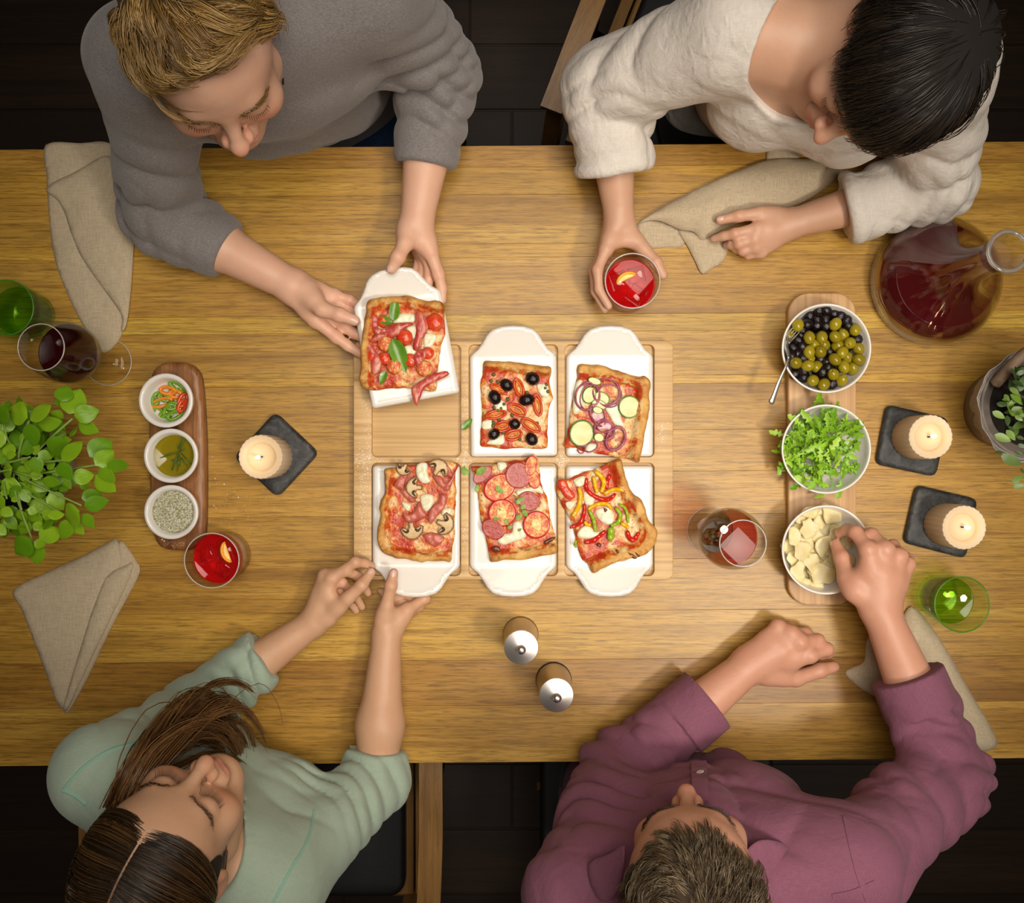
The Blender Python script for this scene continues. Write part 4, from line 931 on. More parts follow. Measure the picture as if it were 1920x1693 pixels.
def wineglass(label, px, py, lab2, mat, zl):
    b = P(px, py, 0); o = thing('wine_glass', label, 'wine glass', (b.x, b.y, TZ + .0004), 'stemmed wine glasses')
    bowlp = [(.0030, .082), (.012, .088), (.030, .104), (.042, .130), (.0455, .152), (.0440, .180), (.0385, .212), (.0325, .236)]
    sp = smooth_loop(bowlp, 4, False)
    prof = [(0, 0), (.0375, 0), (.0380, .0012), (.020, .0034), (.008, .006), (.0042, .014), (.0034, .04), (.0034, .075)] + [tuple(p) for p in sp]
    inner = [(max(0.0, r - .0011), z + .0011) for r, z in reversed([tuple(p) for p in sp])] ; inner[-1] = (0, inner[-1][1] + .001)
    mk('glass', lathe(prof + [(sp[-1][0] - .0005, sp[-1][1] + .0009)] + inner, 64), M_thin, o)
    mk('rim', tube([(sp[-1][0] * math.cos(a), sp[-1][0] * math.sin(a), sp[-1][1]) for a in np.linspace(0, 2 * math.pi, 65)], .0008, 6, False), M_rim, o)
    mk('foot_rim', tube([(.0376 * math.cos(a), .0376 * math.sin(a), .0012) for a in np.linspace(0, 2 * math.pi, 65)], .0008, 6, False), M_rim, o)
    # wine body following the bowl
    ip = [(r - .0018, z + .0012) for r, z in [tuple(p) for p in sp] if z < zl]
    rl = np.interp(zl, [p[1] for p in sp], [p[0] for p in sp]) - .0018
    w = mk('wine', lathe([(0, zl), (rl * .97, zl), (rl, zl + .0008), (rl, zl)] + [(max(r, .001), z) for r, z in reversed(ip) if r > .003] + [(0, .0915)], 56), mat, None, o.location); tag(w, lab2, 'wine')
wineglass('tall glass of dark red wine at the left beside the napkin', 203.5, 679, 'dark red wine in the tall glass at the left', M_wine, .150)
wineglass('stemmed glass of pale rose wine beside the parmesan bowl', 1331, 994, 'pale rose wine in the stemmed glass beside the parmesan bowl', M_rose, .142)
# decanter
b = P(1762, 523, .04); dec = thing('wine_decanter', 'wide based glass decanter of red wine beside the white sleeve', 'decanter', (b.x, b.y, TZ + .0004))
sp = [tuple(p) for p in smooth_loop([(.088, 0), (.099, .006), (.1025, .022), (.1010, .040), (.088, .060), (.064, .086), (.043, .118), (.030, .155), (.0245, .195), (.0240, .230), (.0265, .252), (.0285, .262)], 4, False)]
dp = [(0, .0005)] + sp + [(.0278, .2635), (.0262, .2620)] + [(r - .0024, z + .0015) for r, z in reversed(sp[2:-3])] + [(.080, .0045), (0, .0045)]
mk('glass', lathe(dp, 88), M_glass, dec)
mk('lip', tube([(.0272 * math.cos(a), .0272 * math.sin(a), .2615) for a in np.linspace(0, 2 * math.pi, 65)], .0032, 8, False), M_lip, dec)
wl = .066; ip = [(r - .0032, max(z, .0052)) for r, z in sp if z < wl and r > .05]; rl = np.interp(wl, [p[1] for p in sp[8:]], [p[0] for p in sp[8:]]) - .0032
w = mk('wine', lathe([(0, wl), (rl * .98, wl), (rl, wl + .0006), (rl, wl)] + list(reversed(ip)) + [(0, .0052)], 80), M_carafewine, None, dec.location); tag(w, 'deep red wine filling the base of the decanter', 'wine')

# ---------------------------------------------------------------- salt and pepper mills
def mill(label, px, py, hc, foot):
    b = P(px, py, 0); o = thing('pepper_mill', label, 'mill', (b.x, b.y, TZ + .0004), 'steel mills')
    mk('foot', lathe([(0, 0), (.0280, 0), (.0292, .0015), (.0292, .005), (.0280, .006), (0, .006)], 48), foot, o)
    mk('body', lathe([(0, .006), (.0282, .006), (.0284, .010), (.0262, hc * .5), (.0242, hc - .012), (.0240, hc - .010), (0, hc - .010)], 56), M_steelb, o)
    mk('collar', lathe([(.0235, hc - .010), (.0248, hc - .009), (.0248, hc - .006), (.0235, hc - .005)], 48), M_steel, o)
    mk('cap', lathe([(0, hc - .006), (.0255, hc - .006), (.0262, hc - .004), (.0262, hc), (.0256, hc + .0012), (.016, hc + .0042), (.007, hc + .0068), (0, hc + .008)], 64), M_steel, o, sharp=12)
    mk('knob', lathe([(0, hc + .007), (.0035, hc + .008), (.0042, hc + .011), (.0066, hc + .015), (.0072, hc + .019), (.0058, hc + .0235), (.003, hc + .0252), (0, hc + .0256)], 28), M_steel, o)
mill('steel mill closer to the pizza board', 976, 1188.5, .113, M_steelb)
mill('steel mill with black foot ring closer to the plum sleeve', 1038, 1274, .105, M_rubber)

# ---------------------------------------------------------------- napkins
def sheet(name, root, pts, z0, th, seed, amp=.003, sc=22, round_=.008, ramp=None, per=4):
    L = np.array(root.location)
    ol = [(PN(x, y_, z0) - L)[:2] for x, y_ in (smooth_loop(pts, per) if per else pts)]
    def top(p, d):
        z = z0 + th + amp * (1 + n3a(p, sc, seed)) * np.clip(d / .03, .15, 1) - th * .8 * np.clip(1 - d / round_, 0, 1) ** 2
        if ramp is not None: z = z + ramp(p)
        return z
    def bot(p, d): return z0 + 0 * d + (ramp(p) if ramp is not None else 0)
    v, f, d = patch(ol, .0065, top, bot, seed=seed)
    return mk(name, (v, f), M_linen, root)
def napkin(label, px, py): return thing('linen_napkin', label, 'napkin', P(px, py, 0), 'beige linen napkins')
nk = napkin('beige linen napkin hanging long beside the grey sleeve', 170, 460)
sheet('lower_fold', nk, [(86, 272), (150, 269), (215, 275), (242, 380), (252, 425), (247, 520), (236, 600), (222, 640), (196, 662), (178, 645), (150, 600), (118, 530), (100, 470), (92, 400), (88, 330)], .0005, .0035, 3, .0035, 20)
sheet('upper_fold', nk, [(88, 352), (150, 318), (205, 292), (232, 350), (252, 412), (251, 460), (246, 540), (238, 606), (228, 622), (230, 596), (215, 570), (180, 522), (152, 480), (135, 440), (122, 400), (108, 375)], .007, .0045, 8, .004, 24)
nk = napkin('beige linen napkin folded to a point below the basil', 140, 1170)
sheet('back_fold', nk, [(222, 1018), (242, 1030), (256, 1052), (261, 1078), (215, 1165), (170, 1260), (133, 1328), (122, 1330), (150, 1240), (200, 1120)], .0005, .006, 2, .002, 20, .010)
sheet('front_fold', nk, [(26, 1106), (90, 1072), (160, 1040), (212, 1012), (220, 1014), (232, 1040), (236, 1062), (210, 1110), (165, 1205), (125, 1318), (116, 1326), (108, 1318), (90, 1270), (60, 1190), (40, 1140)], .001, .006, 4, .003, 18, .009)
sheet('roll_fold', nk, [(200, 1080), (236, 1060), (250, 1056), (240, 1090), (200, 1175), (155, 1270), (128, 1326), (120, 1322), (150, 1220), (178, 1130)], .0075, .0045, 6, .002, 20, .010)
nk = napkin('beige linen napkin gripped by the white blouse person', 1370, 390)
cb = Crop(1040, 0, .4583)
sheet('hem_fold', nk, [cb(*p) for p in ((335, 925), (365, 895), (420, 900), (510, 940), (530, 1005), (460, 1012), (388, 1014), (350, 980))], .0005, .003, 5, .003, 25, .006)
sheet('corner_fold', nk, [cb(*p) for p in ((505, 938), (600, 960), (705, 985), (692, 1065), (640, 1100), (603, 1122), (575, 1070), (545, 1010))], .004, .004, 7, .004, 25, .006)
sheet('main_fold', nk, [cb(*p) for p in ((345, 915), (420, 860), (590, 770), (760, 695), (880, 655), (1020, 652), (1150, 660), (1183, 690), (1130, 750), (1040, 815), (960, 850), (860, 870), (700, 935), (640, 965), (598, 985), (570, 950), (510, 940), (430, 905), (370, 905))], .008, .010, 9, .008, 18, .016)
sheet('tail_fold', nk, [cb(*p) for p in ((878, 605), (940, 610), (1000, 640), (1000, 665), (940, 670), (870, 662))], .002, .004, 3, .002, 25, .006)
nk = napkin('beige linen napkin under the forearm in the plum sleeve', 1720, 1270)
sheet('left_fold', nk, [(1584, 1262), (1602, 1250), (1620, 1240), (1624, 1205), (1640, 1190), (1690, 1220), (1720, 1290), (1690, 1325), (1650, 1310), (1610, 1288)], .0005, .005, 4, .004, 22, .008)
sheet('right_fold', nk, [(1702, 1140), (1716, 1140), (1738, 1165), (1772, 1215), (1808, 1280), (1850, 1350), (1868, 1388), (1863, 1402), (1826, 1410), (1790, 1390), (1750, 1330), (1690, 1260), (1650, 1240), (1640, 1210), (1680, 1175)], .003, .012, 6, .006, 18, .016)

# ---------------------------------------------------------------- basil in its pot
b = P(62, 880, .0); bas = thing('basil_plant', 'bushy green basil plant in a paper wrapped pot', 'plant', (b.x + .02, b.y, TZ + .0004)); Lb = np.array(bas.location)
mk('pot', lathe([(0, 0), (.048, 0), (.050, .003), (.060, .085), (.0635, .088), (.0635, .098), (.061, .098), (.058, .086), (0, .086)], 40), simple('plant_pot_plastic', (.02, .018, .017), .5), bas)
mk('soil', lathe([(0, .090), (.03, .0895), (.058, .087), (.058, .080), (0, .080)], 32), M_soil, bas)
mk('paper_wrap', lathe([(.052, .0015), (.062, .04), (.066, .085), (.072, .104), (.0735, .106), (.070, .102), (.0645, .085)], 40, lambda a, z: .05 * math.sin(9 * a) * (z / .1) + .03 * math.sin(23 * a + 1) * (z / .1)), M_paper, bas)
LB = [leaf_mesh('leaf', .04, .033, M_leafb, c, d, f) for c, d, f in ((.5, .3, .25), (.7, .15, .35), (.3, .5, .2))]
cv = Crop(0, 710, .2126)
vis = [((240, 350), (60, 260)), ((270, 370), (440, 220)), ((335, 405), (540, 400)), ((265, 395), (290, 605)), ((605, 310), (700, 80)), ((655, 330), (865, 290)), ((690, 395), (860, 480)), ((540, 200), (595, 55)), ((535, 510), (485, 725)), ((550, 725), (705, 540)), ((525, 740), (620, 900)), ((640, 880), (825, 840)), ((790, 690), (985, 540)), ((840, 765), (1005, 630)), ((945, 750), (1135, 800)), ((880, 780), (1000, 920)), ((840, 850), (1010, 1005)), ((720, 1060), (905, 1000)), ((740, 1120), (965, 1085)), ((730, 1190), (820, 1325)), ((700, 1170), (540, 1250)), ((620, 1250), (525, 1420)), ((640, 1270), (735, 1380)), ((350, 1420), (535, 1310)), ((275, 1420), (115, 1555)), ((285, 1440), (330, 1645)), ((300, 1440), (410, 1475)), ((370, 895), (535, 935)), ((290, 690), (350, 835)), ((110, 790), (-10, 840)), ((60, 250), (-30, 400)), ((420, 1210), (570, 1190)), ((650, 500), (640, 410)), ((190, 900), (275, 790)), ((240, 950), (310, 960)), ((240, 230), (120, 330)), ((160, 1290), (235, 1380)), ((300, 1340), (370, 1250)), ((520, 960), (600, 1000)), ((240, 1160), (340, 1170)), ((100, 1080), (180, 1040)), ((30, 740), (110, 700)), ((180, 740), (250, 700)), ((0, 1010), (90, 1000)), ((330, 660), (460, 700)), ((820, 300), (860, 340)), ((160, 1230), (130, 1180)), ((560, 450), (600, 490)), ((450, 290), (560, 360)), ((480, 220), (560, 190)), ((700, 950), (800, 940)), ((450, 1300), (380, 1250))]
rb_ = random.Random(3)
for i, (p, q) in enumerate(vis):
    h = .165 + .05 * rb_.random() if i < 32 else .125 + .04 * rb_.random()
    a_ = PN(*cv(*p), h) - Lb; e_ = PN(*cv(*q), h - .004 - .012 * rb_.random()) - Lb
    leaf_at('leaf', LB[i % 3], .04, bas, a_, e_, 0, rb_.uniform(-.6, .6), rb_.uniform(.95, 1.2))
tops = []
for (x, y_) in ((255, 370), (640, 350), (560, 720), (860, 760), (720, 1120), (640, 1240), (285, 1425), (270, 690), (360, 880), (100, 800), (30, 300), (190, 1160), (60, 1060)):
    h = .165; tpt = PN(*cv(x, y_), h) - Lb; a = rb_.uniform(0, 6.28); r = .03 * rb_.random()
    b0 = np.array((r * math.cos(a), r * math.sin(a), .088)); mid = (b0 + tpt) / 2 + np.array((0, 0, .03)) - (tpt - b0) * .12
    mk('stem', tube(smooth_loop([b0, mid, tpt], 6, False), .0016, 6), M_stem, bas); tops.append(mid)
for i in range(170):
    a = rb_.uniform(0, 6.28); r = .088 * math.sqrt(rb_.random()); h = .10 + .06 * rb_.random()
    p0 = np.array((r * math.cos(a), r * math.sin(a), h)); a2 = a + rb_.uniform(-1.2, 1.2); l = rb_.uniform(.016, .032)
    leaf_at('leaf', LB[i % 3], .04, bas, p0, p0 + np.array((l * math.cos(a2), l * math.sin(a2), rb_.uniform(-.008, .004))), 0, rb_.uniform(-.6, .6))

# ---------------------------------------------------------------- shrub in a zinc pot at the right edge
b = P(1930, 762, .09); shr = thing('potted_shrub', 'small leaved shrub in a weathered grey pot with a wooden handle', 'plant', (b.x, b.y, TZ + .0004)); Ls = np.array(shr.location)
mk('pot', lathe([(0, 0), (.060, 0), (.063, .003), (.078, .098), (.081, .100), (.081, .104), (.077, .104), (.074, .094), (0, .092)], 48), M_zinc, shr)
mk('liner', lathe([(.064, .02), (.0815, .095), (.086, .108), (.088, .109), (.083, .104), (.078, .098)], 48, lambda a, z: (.018 * math.sin(5 * a) + .02 * math.sin(13 * a)) * (z / .1)), M_paper, shr)
mk('soil', lathe([(0, .096), (.04, .0955), (.073, .093), (.073, .088), (0, .088)], 32), M_soil, shr)
hd = [PN(x, y_, h) - Ls for x, y_, h in ((1866, 720, .112), (1882, 702, .125), (1902, 680, .135), (1925, 660, .14), (1950, 650, .13))]
mk('handle', tube(smooth_loop(hd, 4, False), .0085, 9), M_handle, shr)
LS = [leaf_mesh('leaf', .03, .0145, M_leafo, c, d, f, 6, 3) for c, d, f in ((.2, .2, .35), (.3, .4, .25))]
cs = Crop(1620, 640, .2481)
svis = [((1000, 470), (1095, 480)), ((1105, 400), (1215, 470)), ((985, 705), (1115, 755)), ((1075, 670), (1150, 745)), ((1120, 300), (1215, 340)), ((1035, 865), (1205, 930)), ((990, 835), (1060, 840)), ((1110, 1065), (1215, 1020)), ((1125, 1100), (1220, 1090)), ((970, 530), (1070, 580)), ((1080, 560), (1090, 640)), ((1140, 190), (1190, 280)), ((1060, 400), (1100, 450)), ((1100, 350), (1180, 400)), ((1110, 520), (1200, 500)), ((1140, 560), (1200, 600)), ((1170, 560), (1240, 560)), ((1090, 640), (1140, 680)), ((1150, 720), (1215, 740)), ((1160, 780), (1230, 800)), ((1180, 960), (1215, 1000)), ((1080, 480), (1170, 520)), ((1190, 200), (1240, 260)), ((1150, 250), (1230, 220)), ((1140, 830), (1200, 860))]
for i, (p, q) in enumerate(svis):
    h = .15 + .05 * rb_.random(); leaf_at('leaf', LS[i % 2], .03, shr, PN(*cs(*p), h) - Ls, PN(*cs(*q), h + .006) - Ls, 0, rb_.uniform(-.5, .5), 1.1)
for i in range(90):
    a = rb_.uniform(0, 6.28); r = .07 * math.sqrt(rb_.random()); h = .11 + .07 * rb_.random()
    p0 = np.array((r * math.cos(a) + .01, r * math.sin(a), h)); a2 = rb_.uniform(0, 6.28); l = rb_.uniform(.016, .028)
    leaf_at('leaf', LS[i % 2], .03, shr, p0, p0 + np.array((l * math.cos(a2), l * math.sin(a2), rb_.uniform(-.004, .01))), 0, rb_.uniform(-.6, .6))
for i in range(9):
    a = i * .7; mk('stem', tube([(.015 * math.cos(a), .015 * math.sin(a), .09), (.035 * math.cos(a), .035 * math.sin(a), .13), (.05 * math.cos(a + .2), .05 * math.sin(a + .2), .16)], .0014, 5), M_stem, shr)
# ---------------------------------------------------------------- bodies are grown from smooth distance fields
class Field:
    def __init__(s, lo, hi, h):
        s.lo = np.array(lo, np.float32); s.h = float(h)
        s.n = np.ceil((np.array(hi) - s.lo) / h).astype(int) + 1
        s.a = np.full(tuple(s.n), 9.0, np.float32)
        s.ax = [(s.lo[i] + np.arange(s.n[i], dtype=np.float32) * s.h).astype(np.float32) for i in range(3)]
    def reg(s, lo, hi):
        i0 = np.clip(np.floor((np.array(lo) - s.lo) / s.h).astype(int), 0, s.n - 1); i1 = np.clip(np.ceil((np.array(hi) - s.lo) / s.h).astype(int) + 1, 1, s.n)
        if np.any(i1 <= i0): return None
        sl = tuple(slice(a, b) for a, b in zip(i0, i1))
        return sl, s.ax[0][sl[0]][:, None, None], s.ax[1][sl[1]][None, :, None], s.ax[2][sl[2]][None, None, :]
    def put(s, sl, d, k, mode):
        a = s.a[sl]
        if mode == 'add':
            h = np.maximum(k - np.abs(a - d), 0) / max(k, 1e-6); s.a[sl] = np.minimum(a, d) - h * h * k * .25
        else:
            d = -d; h = np.maximum(k - np.abs(a - d), 0) / max(k, 1e-6); s.a[sl] = np.maximum(a, d) + h * h * k * .25
    def cone(s, a, b, r1, r2, k=.01, flat=None, mode='add', cut=None, cut0=None):
        a = np.array(a, np.float32); b = np.array(b, np.float32); m = max(r1, r2) + k + 4 * s.h
        q = s.reg(np.minimum(a, b) - m, np.maximum(a, b) + m)
        if q is None: return
        sl, X, Y, Z = q; ba = b - a; L2 = float(ba @ ba) + 1e-12
        px, py, pz = X - a[0], Y - a[1], Z - a[2]
        t = np.clip((px * ba[0] + py * ba[1] + pz * ba[2]) / L2, 0, 1)
        vx, vy, vz = px - t * ba[0], py - t * ba[1], pz - t * ba[2]; f = 1.0
        if flat is not None:
            n = np.array(flat[0], np.float32); n = n / np.linalg.norm(n); f = flat[1]; dn = (vx * n[0] + vy * n[1] + vz * n[2]) * (1 / f - 1)
            vx, vy, vz = vx + n[0] * dn, vy + n[1] * dn, vz + n[2] * dn
        d = np.sqrt(vx * vx + vy * vy + vz * vz) - (r1 + (r2 - r1) * t)
        if f < 1: d = d * (f * .5 + .5)
        for c, sg in ((cut, 1), (cut0, -1)):
            if c is not None:
                c0 = np.array(c[0]); n = np.array(c[1]) / np.linalg.norm(c[1]); d = np.maximum(d, sg * ((X - c0[0]) * n[0] + (Y - c0[1]) * n[1] + (Z - c0[2]) * n[2]))
        s.put(sl, d.astype(np.float32), k, mode)
    def ell(s, c, rad, R=None, k=.01, mode='add'):
        c = np.array(c, np.float32); rad = np.array(rad, np.float32); R = np.eye(3, dtype=np.float32) if R is None else np.array(R, np.float32)
        ext = np.sqrt(((R * rad[None, :]) ** 2).sum(1)) + k + 4 * s.h
        q = s.reg(c - ext, c + ext)
        if q is None: return
        sl, X, Y, Z = q; px, py, pz = X - c[0], Y - c[1], Z - c[2]
        k0 = 0; k1 = 0
        for i in range(3):
            l = px * R[0, i] + py * R[1, i] + pz * R[2, i]; k0 = k0 + (l / rad[i]) ** 2; k1 = k1 + (l / rad[i] ** 2) ** 2
        k0 = np.sqrt(k0); k1 = np.sqrt(k1) + 1e-9
        s.put(sl, (k0 * (k0 - 1) / k1).astype(np.float32), k, mode)
    def torus(s, c, n, R, r, k=.004, stretch=None):
        c = np.array(c, np.float32); n = np.array(n, np.float32); n /= np.linalg.norm(n); m = R * 1.6 + r + k + .01
        q = s.reg(c - m, c + m)
        if q is None: return
        sl, X, Y, Z = q; px, py, pz = X - c[0], Y - c[1], Z - c[2]
        dn = px * n[0] + py * n[1] + pz * n[2]; qx, qy, qz = px - dn * n[0], py - dn * n[1], pz - dn * n[2]
        if stretch is not None:
            u = np.array(stretch[0], np.float32); u = u / np.linalg.norm(u); e = (qx * u[0] + qy * u[1] + qz * u[2]) * (1 / stretch[1] - 1)
            qx, qy, qz = qx + u[0] * e, qy + u[1] * e, qz + u[2] * e
        rho = np.sqrt(qx * qx + qy * qy + qz * qz) - R
        s.put(sl, (np.sqrt(rho * rho + dn * dn) - r).astype(np.float32), k, 'add')
    def displace(s, fn, band=.014, inward=.0045):
        fl = np.flatnonzero(np.abs(s.a.ravel()) < band); idx = np.stack(np.unravel_index(fl, s.a.shape), 1); p = s.lo + idx * np.float32(s.h)
        s.a.ravel()[fl] += np.minimum(fn(p), inward).astype(np.float32)
    def march(s, o, d, n=90):
        """first point along o + t d (t in metres, downhill into the body) where the field turns negative"""
        t = np.linspace(0, .09, n); p = np.array(o)[None] + t[:, None] * np.array(d)[None]
        i = np.clip(np.round((p - s.lo) / s.h).astype(int), 0, s.n - 1); v = s.a[i[:, 0], i[:, 1], i[:, 2]]
        k = np.argmax(v < 0); return np.array(o) + np.array(d) * (t[k] - s.h * .3) if v[k] < 0 else None
    def mesh(s):
        a = s.a; ins = a < 0; n = np.array(a.shape) - 1
        cnt = np.zeros(tuple(n), np.uint8)
        for dx in (0, 1):
            for dy in (0, 1):
                for dz in (0, 1): cnt += ins[dx:dx + n[0], dy:dy + n[1], dz:dz + n[2]]
        idx = np.stack(np.unravel_index(np.flatnonzero(((cnt > 0) & (cnt < 8)).ravel()), cnt.shape), 1); N = len(idx)
        vid = np.full(tuple(n), -1, np.int32); vid[idx[:, 0], idx[:, 1], idx[:, 2]] = np.arange(N)
        corners = np.array([(x, y, z) for x in (0, 1) for y in (0, 1) for z in (0, 1)])
        val = np.stack([a[idx[:, 0] + c[0], idx[:, 1] + c[1], idx[:, 2] + c[2]] for c in corners], 1)
        acc = np.zeros((N, 3), np.float32); w = np.zeros(N, np.float32)
        for i in range(8):
            for j in range(i + 1, 8):
                if np.abs(corners[i] - corners[j]).sum() != 1: continue
                va, vb = val[:, i], val[:, j]; m = (va < 0) != (vb < 0)
                t = np.where(m, va / (va - vb + 1e-12), 0)[:, None]
                acc += np.where(m[:, None], corners[i] + t * (corners[j] - corners[i]), 0); w += m
        V = s.lo + (idx + acc / w[:, None]) * s.h
        Fs = []
        for ax in range(3):
            o1, o2 = [(1, 2), (2, 0), (0, 1)][ax]
            s0 = [slice(None)] * 3; s1 = [slice(None)] * 3; s0[ax] = slice(0, -1); s1[ax] = slice(1, None)
            A = ins[tuple(s0)]; B = ins[tuple(s1)]; e = np.stack(np.unravel_index(np.flatnonzero((A != B).ravel()), A.shape), 1)
            e = e[(e[:, o1] > 0) & (e[:, o2] > 0) & (e[:, o1] < n[o1]) & (e[:, o2] < n[o2])]
            fl = A[e[:, 0], e[:, 1], e[:, 2]]
            def g(d1, d2):
                q = e.copy(); q[:, o1] -= d1; q[:, o2] -= d2; return vid[q[:, 0], q[:, 1], q[:, 2]]
            q = np.stack([g(1, 1), g(0, 1), g(0, 0), g(1, 0)], 1)
            q[~fl] = q[~fl][:, ::-1]; Fs.append(q)
        F = np.concatenate(Fs); F = F[(F >= 0).all(1)]
        return V.astype(np.float32), F.astype(np.int32)

def nrm(v): v = np.array(v, float); return v / (np.linalg.norm(v) + 1e-12)
def relax(V, F, it=2, lam=.5):
    """light smoothing of a quad mesh"""
    N = len(V)
    for _ in range(it):
        acc = np.zeros_like(V); c = np.zeros(N, np.float32)
        for i in range(4):
            j = F[:, (i + 1) % 4]; np.add.at(acc, F[:, i], V[j]); np.add.at(c, F[:, i], 1)
        V = V + lam * (acc / np.maximum(c, 1)[:, None] - V)
    return V
def folds(seed, n=7, k0=20, k1=60, amp=.002):
    """irregular creases from warped sine waves"""
    r = np.random.default_rng(seed); ks = r.normal(size=(n, 3)); ks /= np.linalg.norm(ks, axis=1)[:, None]; ks *= r.uniform(k0, k1, n)[:, None]; ph = r.uniform(0, 6.28, n); ws = r.normal(size=(n, 3)) * 9
    def f(p):
        o = 0
        for k, q, w in zip(ks, ph, ws): o = o + np.sin(p @ k + q + 1.3 * np.sin(p @ w + q)) / n ** .5
        return amp * o
    return f
def sleeve_folds(a, b, t0, t1, waves, amp, seed, skew=.35):
    """irregular rounded folds lying across a sleeve from a to b, strongest between t0 and t1"""
    a = np.array(a); b = np.array(b); L = np.linalg.norm(b - a); ax = (b - a) / L; ref = nrm(np.cross(ax, (0.31, .2, .93))); ref2 = np.cross(ax, ref)
    r = np.random.default_rng(int(seed * 100)); kw = r.normal(size=(5, 3)) * 16; pw = r.uniform(0, 6.28, 5)
    def f(p):
        v = p - a; t = v @ ax / L; th = np.arctan2(v @ ref2, v @ ref); rad = np.linalg.norm(v - np.outer(t * L, ax), axis=1)
        win = np.exp(-((t - (t0 + t1) / 2) / ((t1 - t0) / 2 + 1e-6)) ** 4) * np.exp(-(rad / .11) ** 8)
        wp = sum(np.sin(p @ k + q) for k, q in zip(kw, pw))
        mod = np.clip(.5 + .55 * np.sin(th + seed * 2 + 2.3 * t) + .25 * np.sin(p @ kw[0] * 1.7), 0, 1)
        x = waves * .6 * t + skew * np.sin(th + seed) + .22 * np.sin(2 * th + 2.1 * seed + 3 * t) + .16 * wp
        fold = np.abs(np.sin(math.pi * x)) ** .75 - .62
        return -amp * 1.9 * win * (.20 + .80 * mod) * fold
    return f

def creases(seed, n=6, k0=18, k1=40, amp=.004, sharp=3.0):
    """sparse crisp creases in cloth"""
    r = np.random.default_rng(seed); ks = r.normal(size=(n, 3)); ks /= np.linalg.norm(ks, axis=1)[:, None]; ks *= r.uniform(k0, k1, n)[:, None]; ph = r.uniform(0, 6.28, n); ws = r.normal(size=(n, 3)) * 10; wm = r.normal(size=(n, 3)) * 11
    def f(p):
        o = 0
        for k, q, w, m in zip(ks, ph, ws, wm):
            c = (1 - np.abs(np.sin(.5 * (p @ k) + q + 1.1 * np.sin(p @ w + q)))) ** sharp; o = o + c * np.clip(np.sin(p @ m + 2 * q) - .1, 0, 1)
        return amp * o
    return f
def frame(f, u):
    f = nrm(f); u = np.array(u, float); u = nrm(u - f * (u @ f)); return np.stack([np.cross(f, u), f, u], 1)

def head_sdf(F, c, R, s=1.0, fem=False, smile=0.0):
    """head in local axes x = its right, y = forward, z = up"""
    T = lambda p: np.array(c) + (np.asarray(p, float) * s) @ R.T
    E = lambda p, r, k, mode='add', RR=None: F.ell(T(p), np.array(r) * s, R if RR is None else R @ RR, k * s, mode)
    C = lambda a, b, r1, r2, k, mode='add': F.cone(T(a), T(b), r1 * s, r2 * s, k * s, None, mode)
    E((0, -.016, .032), (.0745, .096, .084), .01)
    E((0, .028, .028), (.064, .066, .066), .03)                    # forehead
    E((0, .028, -.040), (.058 if fem else .061, .060, .074), .03)  # mid face
    w = .046 if fem else .053
    for sx in (-1, 1):
        C((sx * w, .004, -.060), (sx * .014, .066, -.106), .020, .017, .03)     # jaw
        E((sx * .040, .062, -.028), (.024, .022, .024), .025)                     # cheek
        E((sx * (.044 + .004 * smile), .064 + .006 * smile, -.034 + .006 * smile), (.018, .018, .018), .015)
    E((0, .076, -.102), (.020, .017, .016), .02)                   # chin
    C((-.030, .080, .018), (.030, .080, .018), .010 if not fem else .008, .010 if not fem else .008, .022)   # brow
    for sx in (-1, 1):
        E((sx * .031, .099, .0005), (.019, .015, .013), .014, 'sub')                # socket
        E((sx * .031, .0775, -.002), (.0165, .0150, .0145), .006)                   # closed lid over the eye
    # nose
    C((0, .090, .008), (0, .110, -.026), .0075, .0090, .014)
    E((0, .1135, -.033), (.0115, .0120, .0100), .008)
    for sx in (-1, 1):
        E((sx * .0125, .1015, -.0375), (.0075, .0100, .0075), .006)
        E((sx * .0062, .110, -.0445), (.0040, .0055, .0040), .003, 'sub')
    # mouth
    m = .023 + .006 * smile; zz = -.066 + .004 * smile
    E((0, .090, -.066), (.026, .014, .018), .012)
    for sx in (-1, 1):
        C((0, .1020, -.0615), (sx * m, .0885, zz + .002), .0048, .0026, .004)
        C((0, .1000, -.0715), (sx * m * .9, .0890, zz - .001), .0060, .0028, .004)
    C((-m, .0945, zz + .002), (0, .1085, -.0665), .0014, .0016, .002, 'sub'); C((m, .0945, zz + .002), (0, .1085, -.0665), .0014, .0016, .002, 'sub')
    # ears
    for sx in (-1, 1):
        a = .35 * sx; RE = np.array([[math.cos(a), -math.sin(a), 0], [math.sin(a), math.cos(a), 0], [0, 0, 1]])
        E((sx * .0775, -.012, -.004), (.0065, .0185, .030), .006, 'add', RE)
        E((sx * .0840, -.008, .000), (.0050, .0110, .019), .004, 'sub', RE)
        E((sx * .0760, -.002, -.012), (.006, .007, .010), .006)
    return T
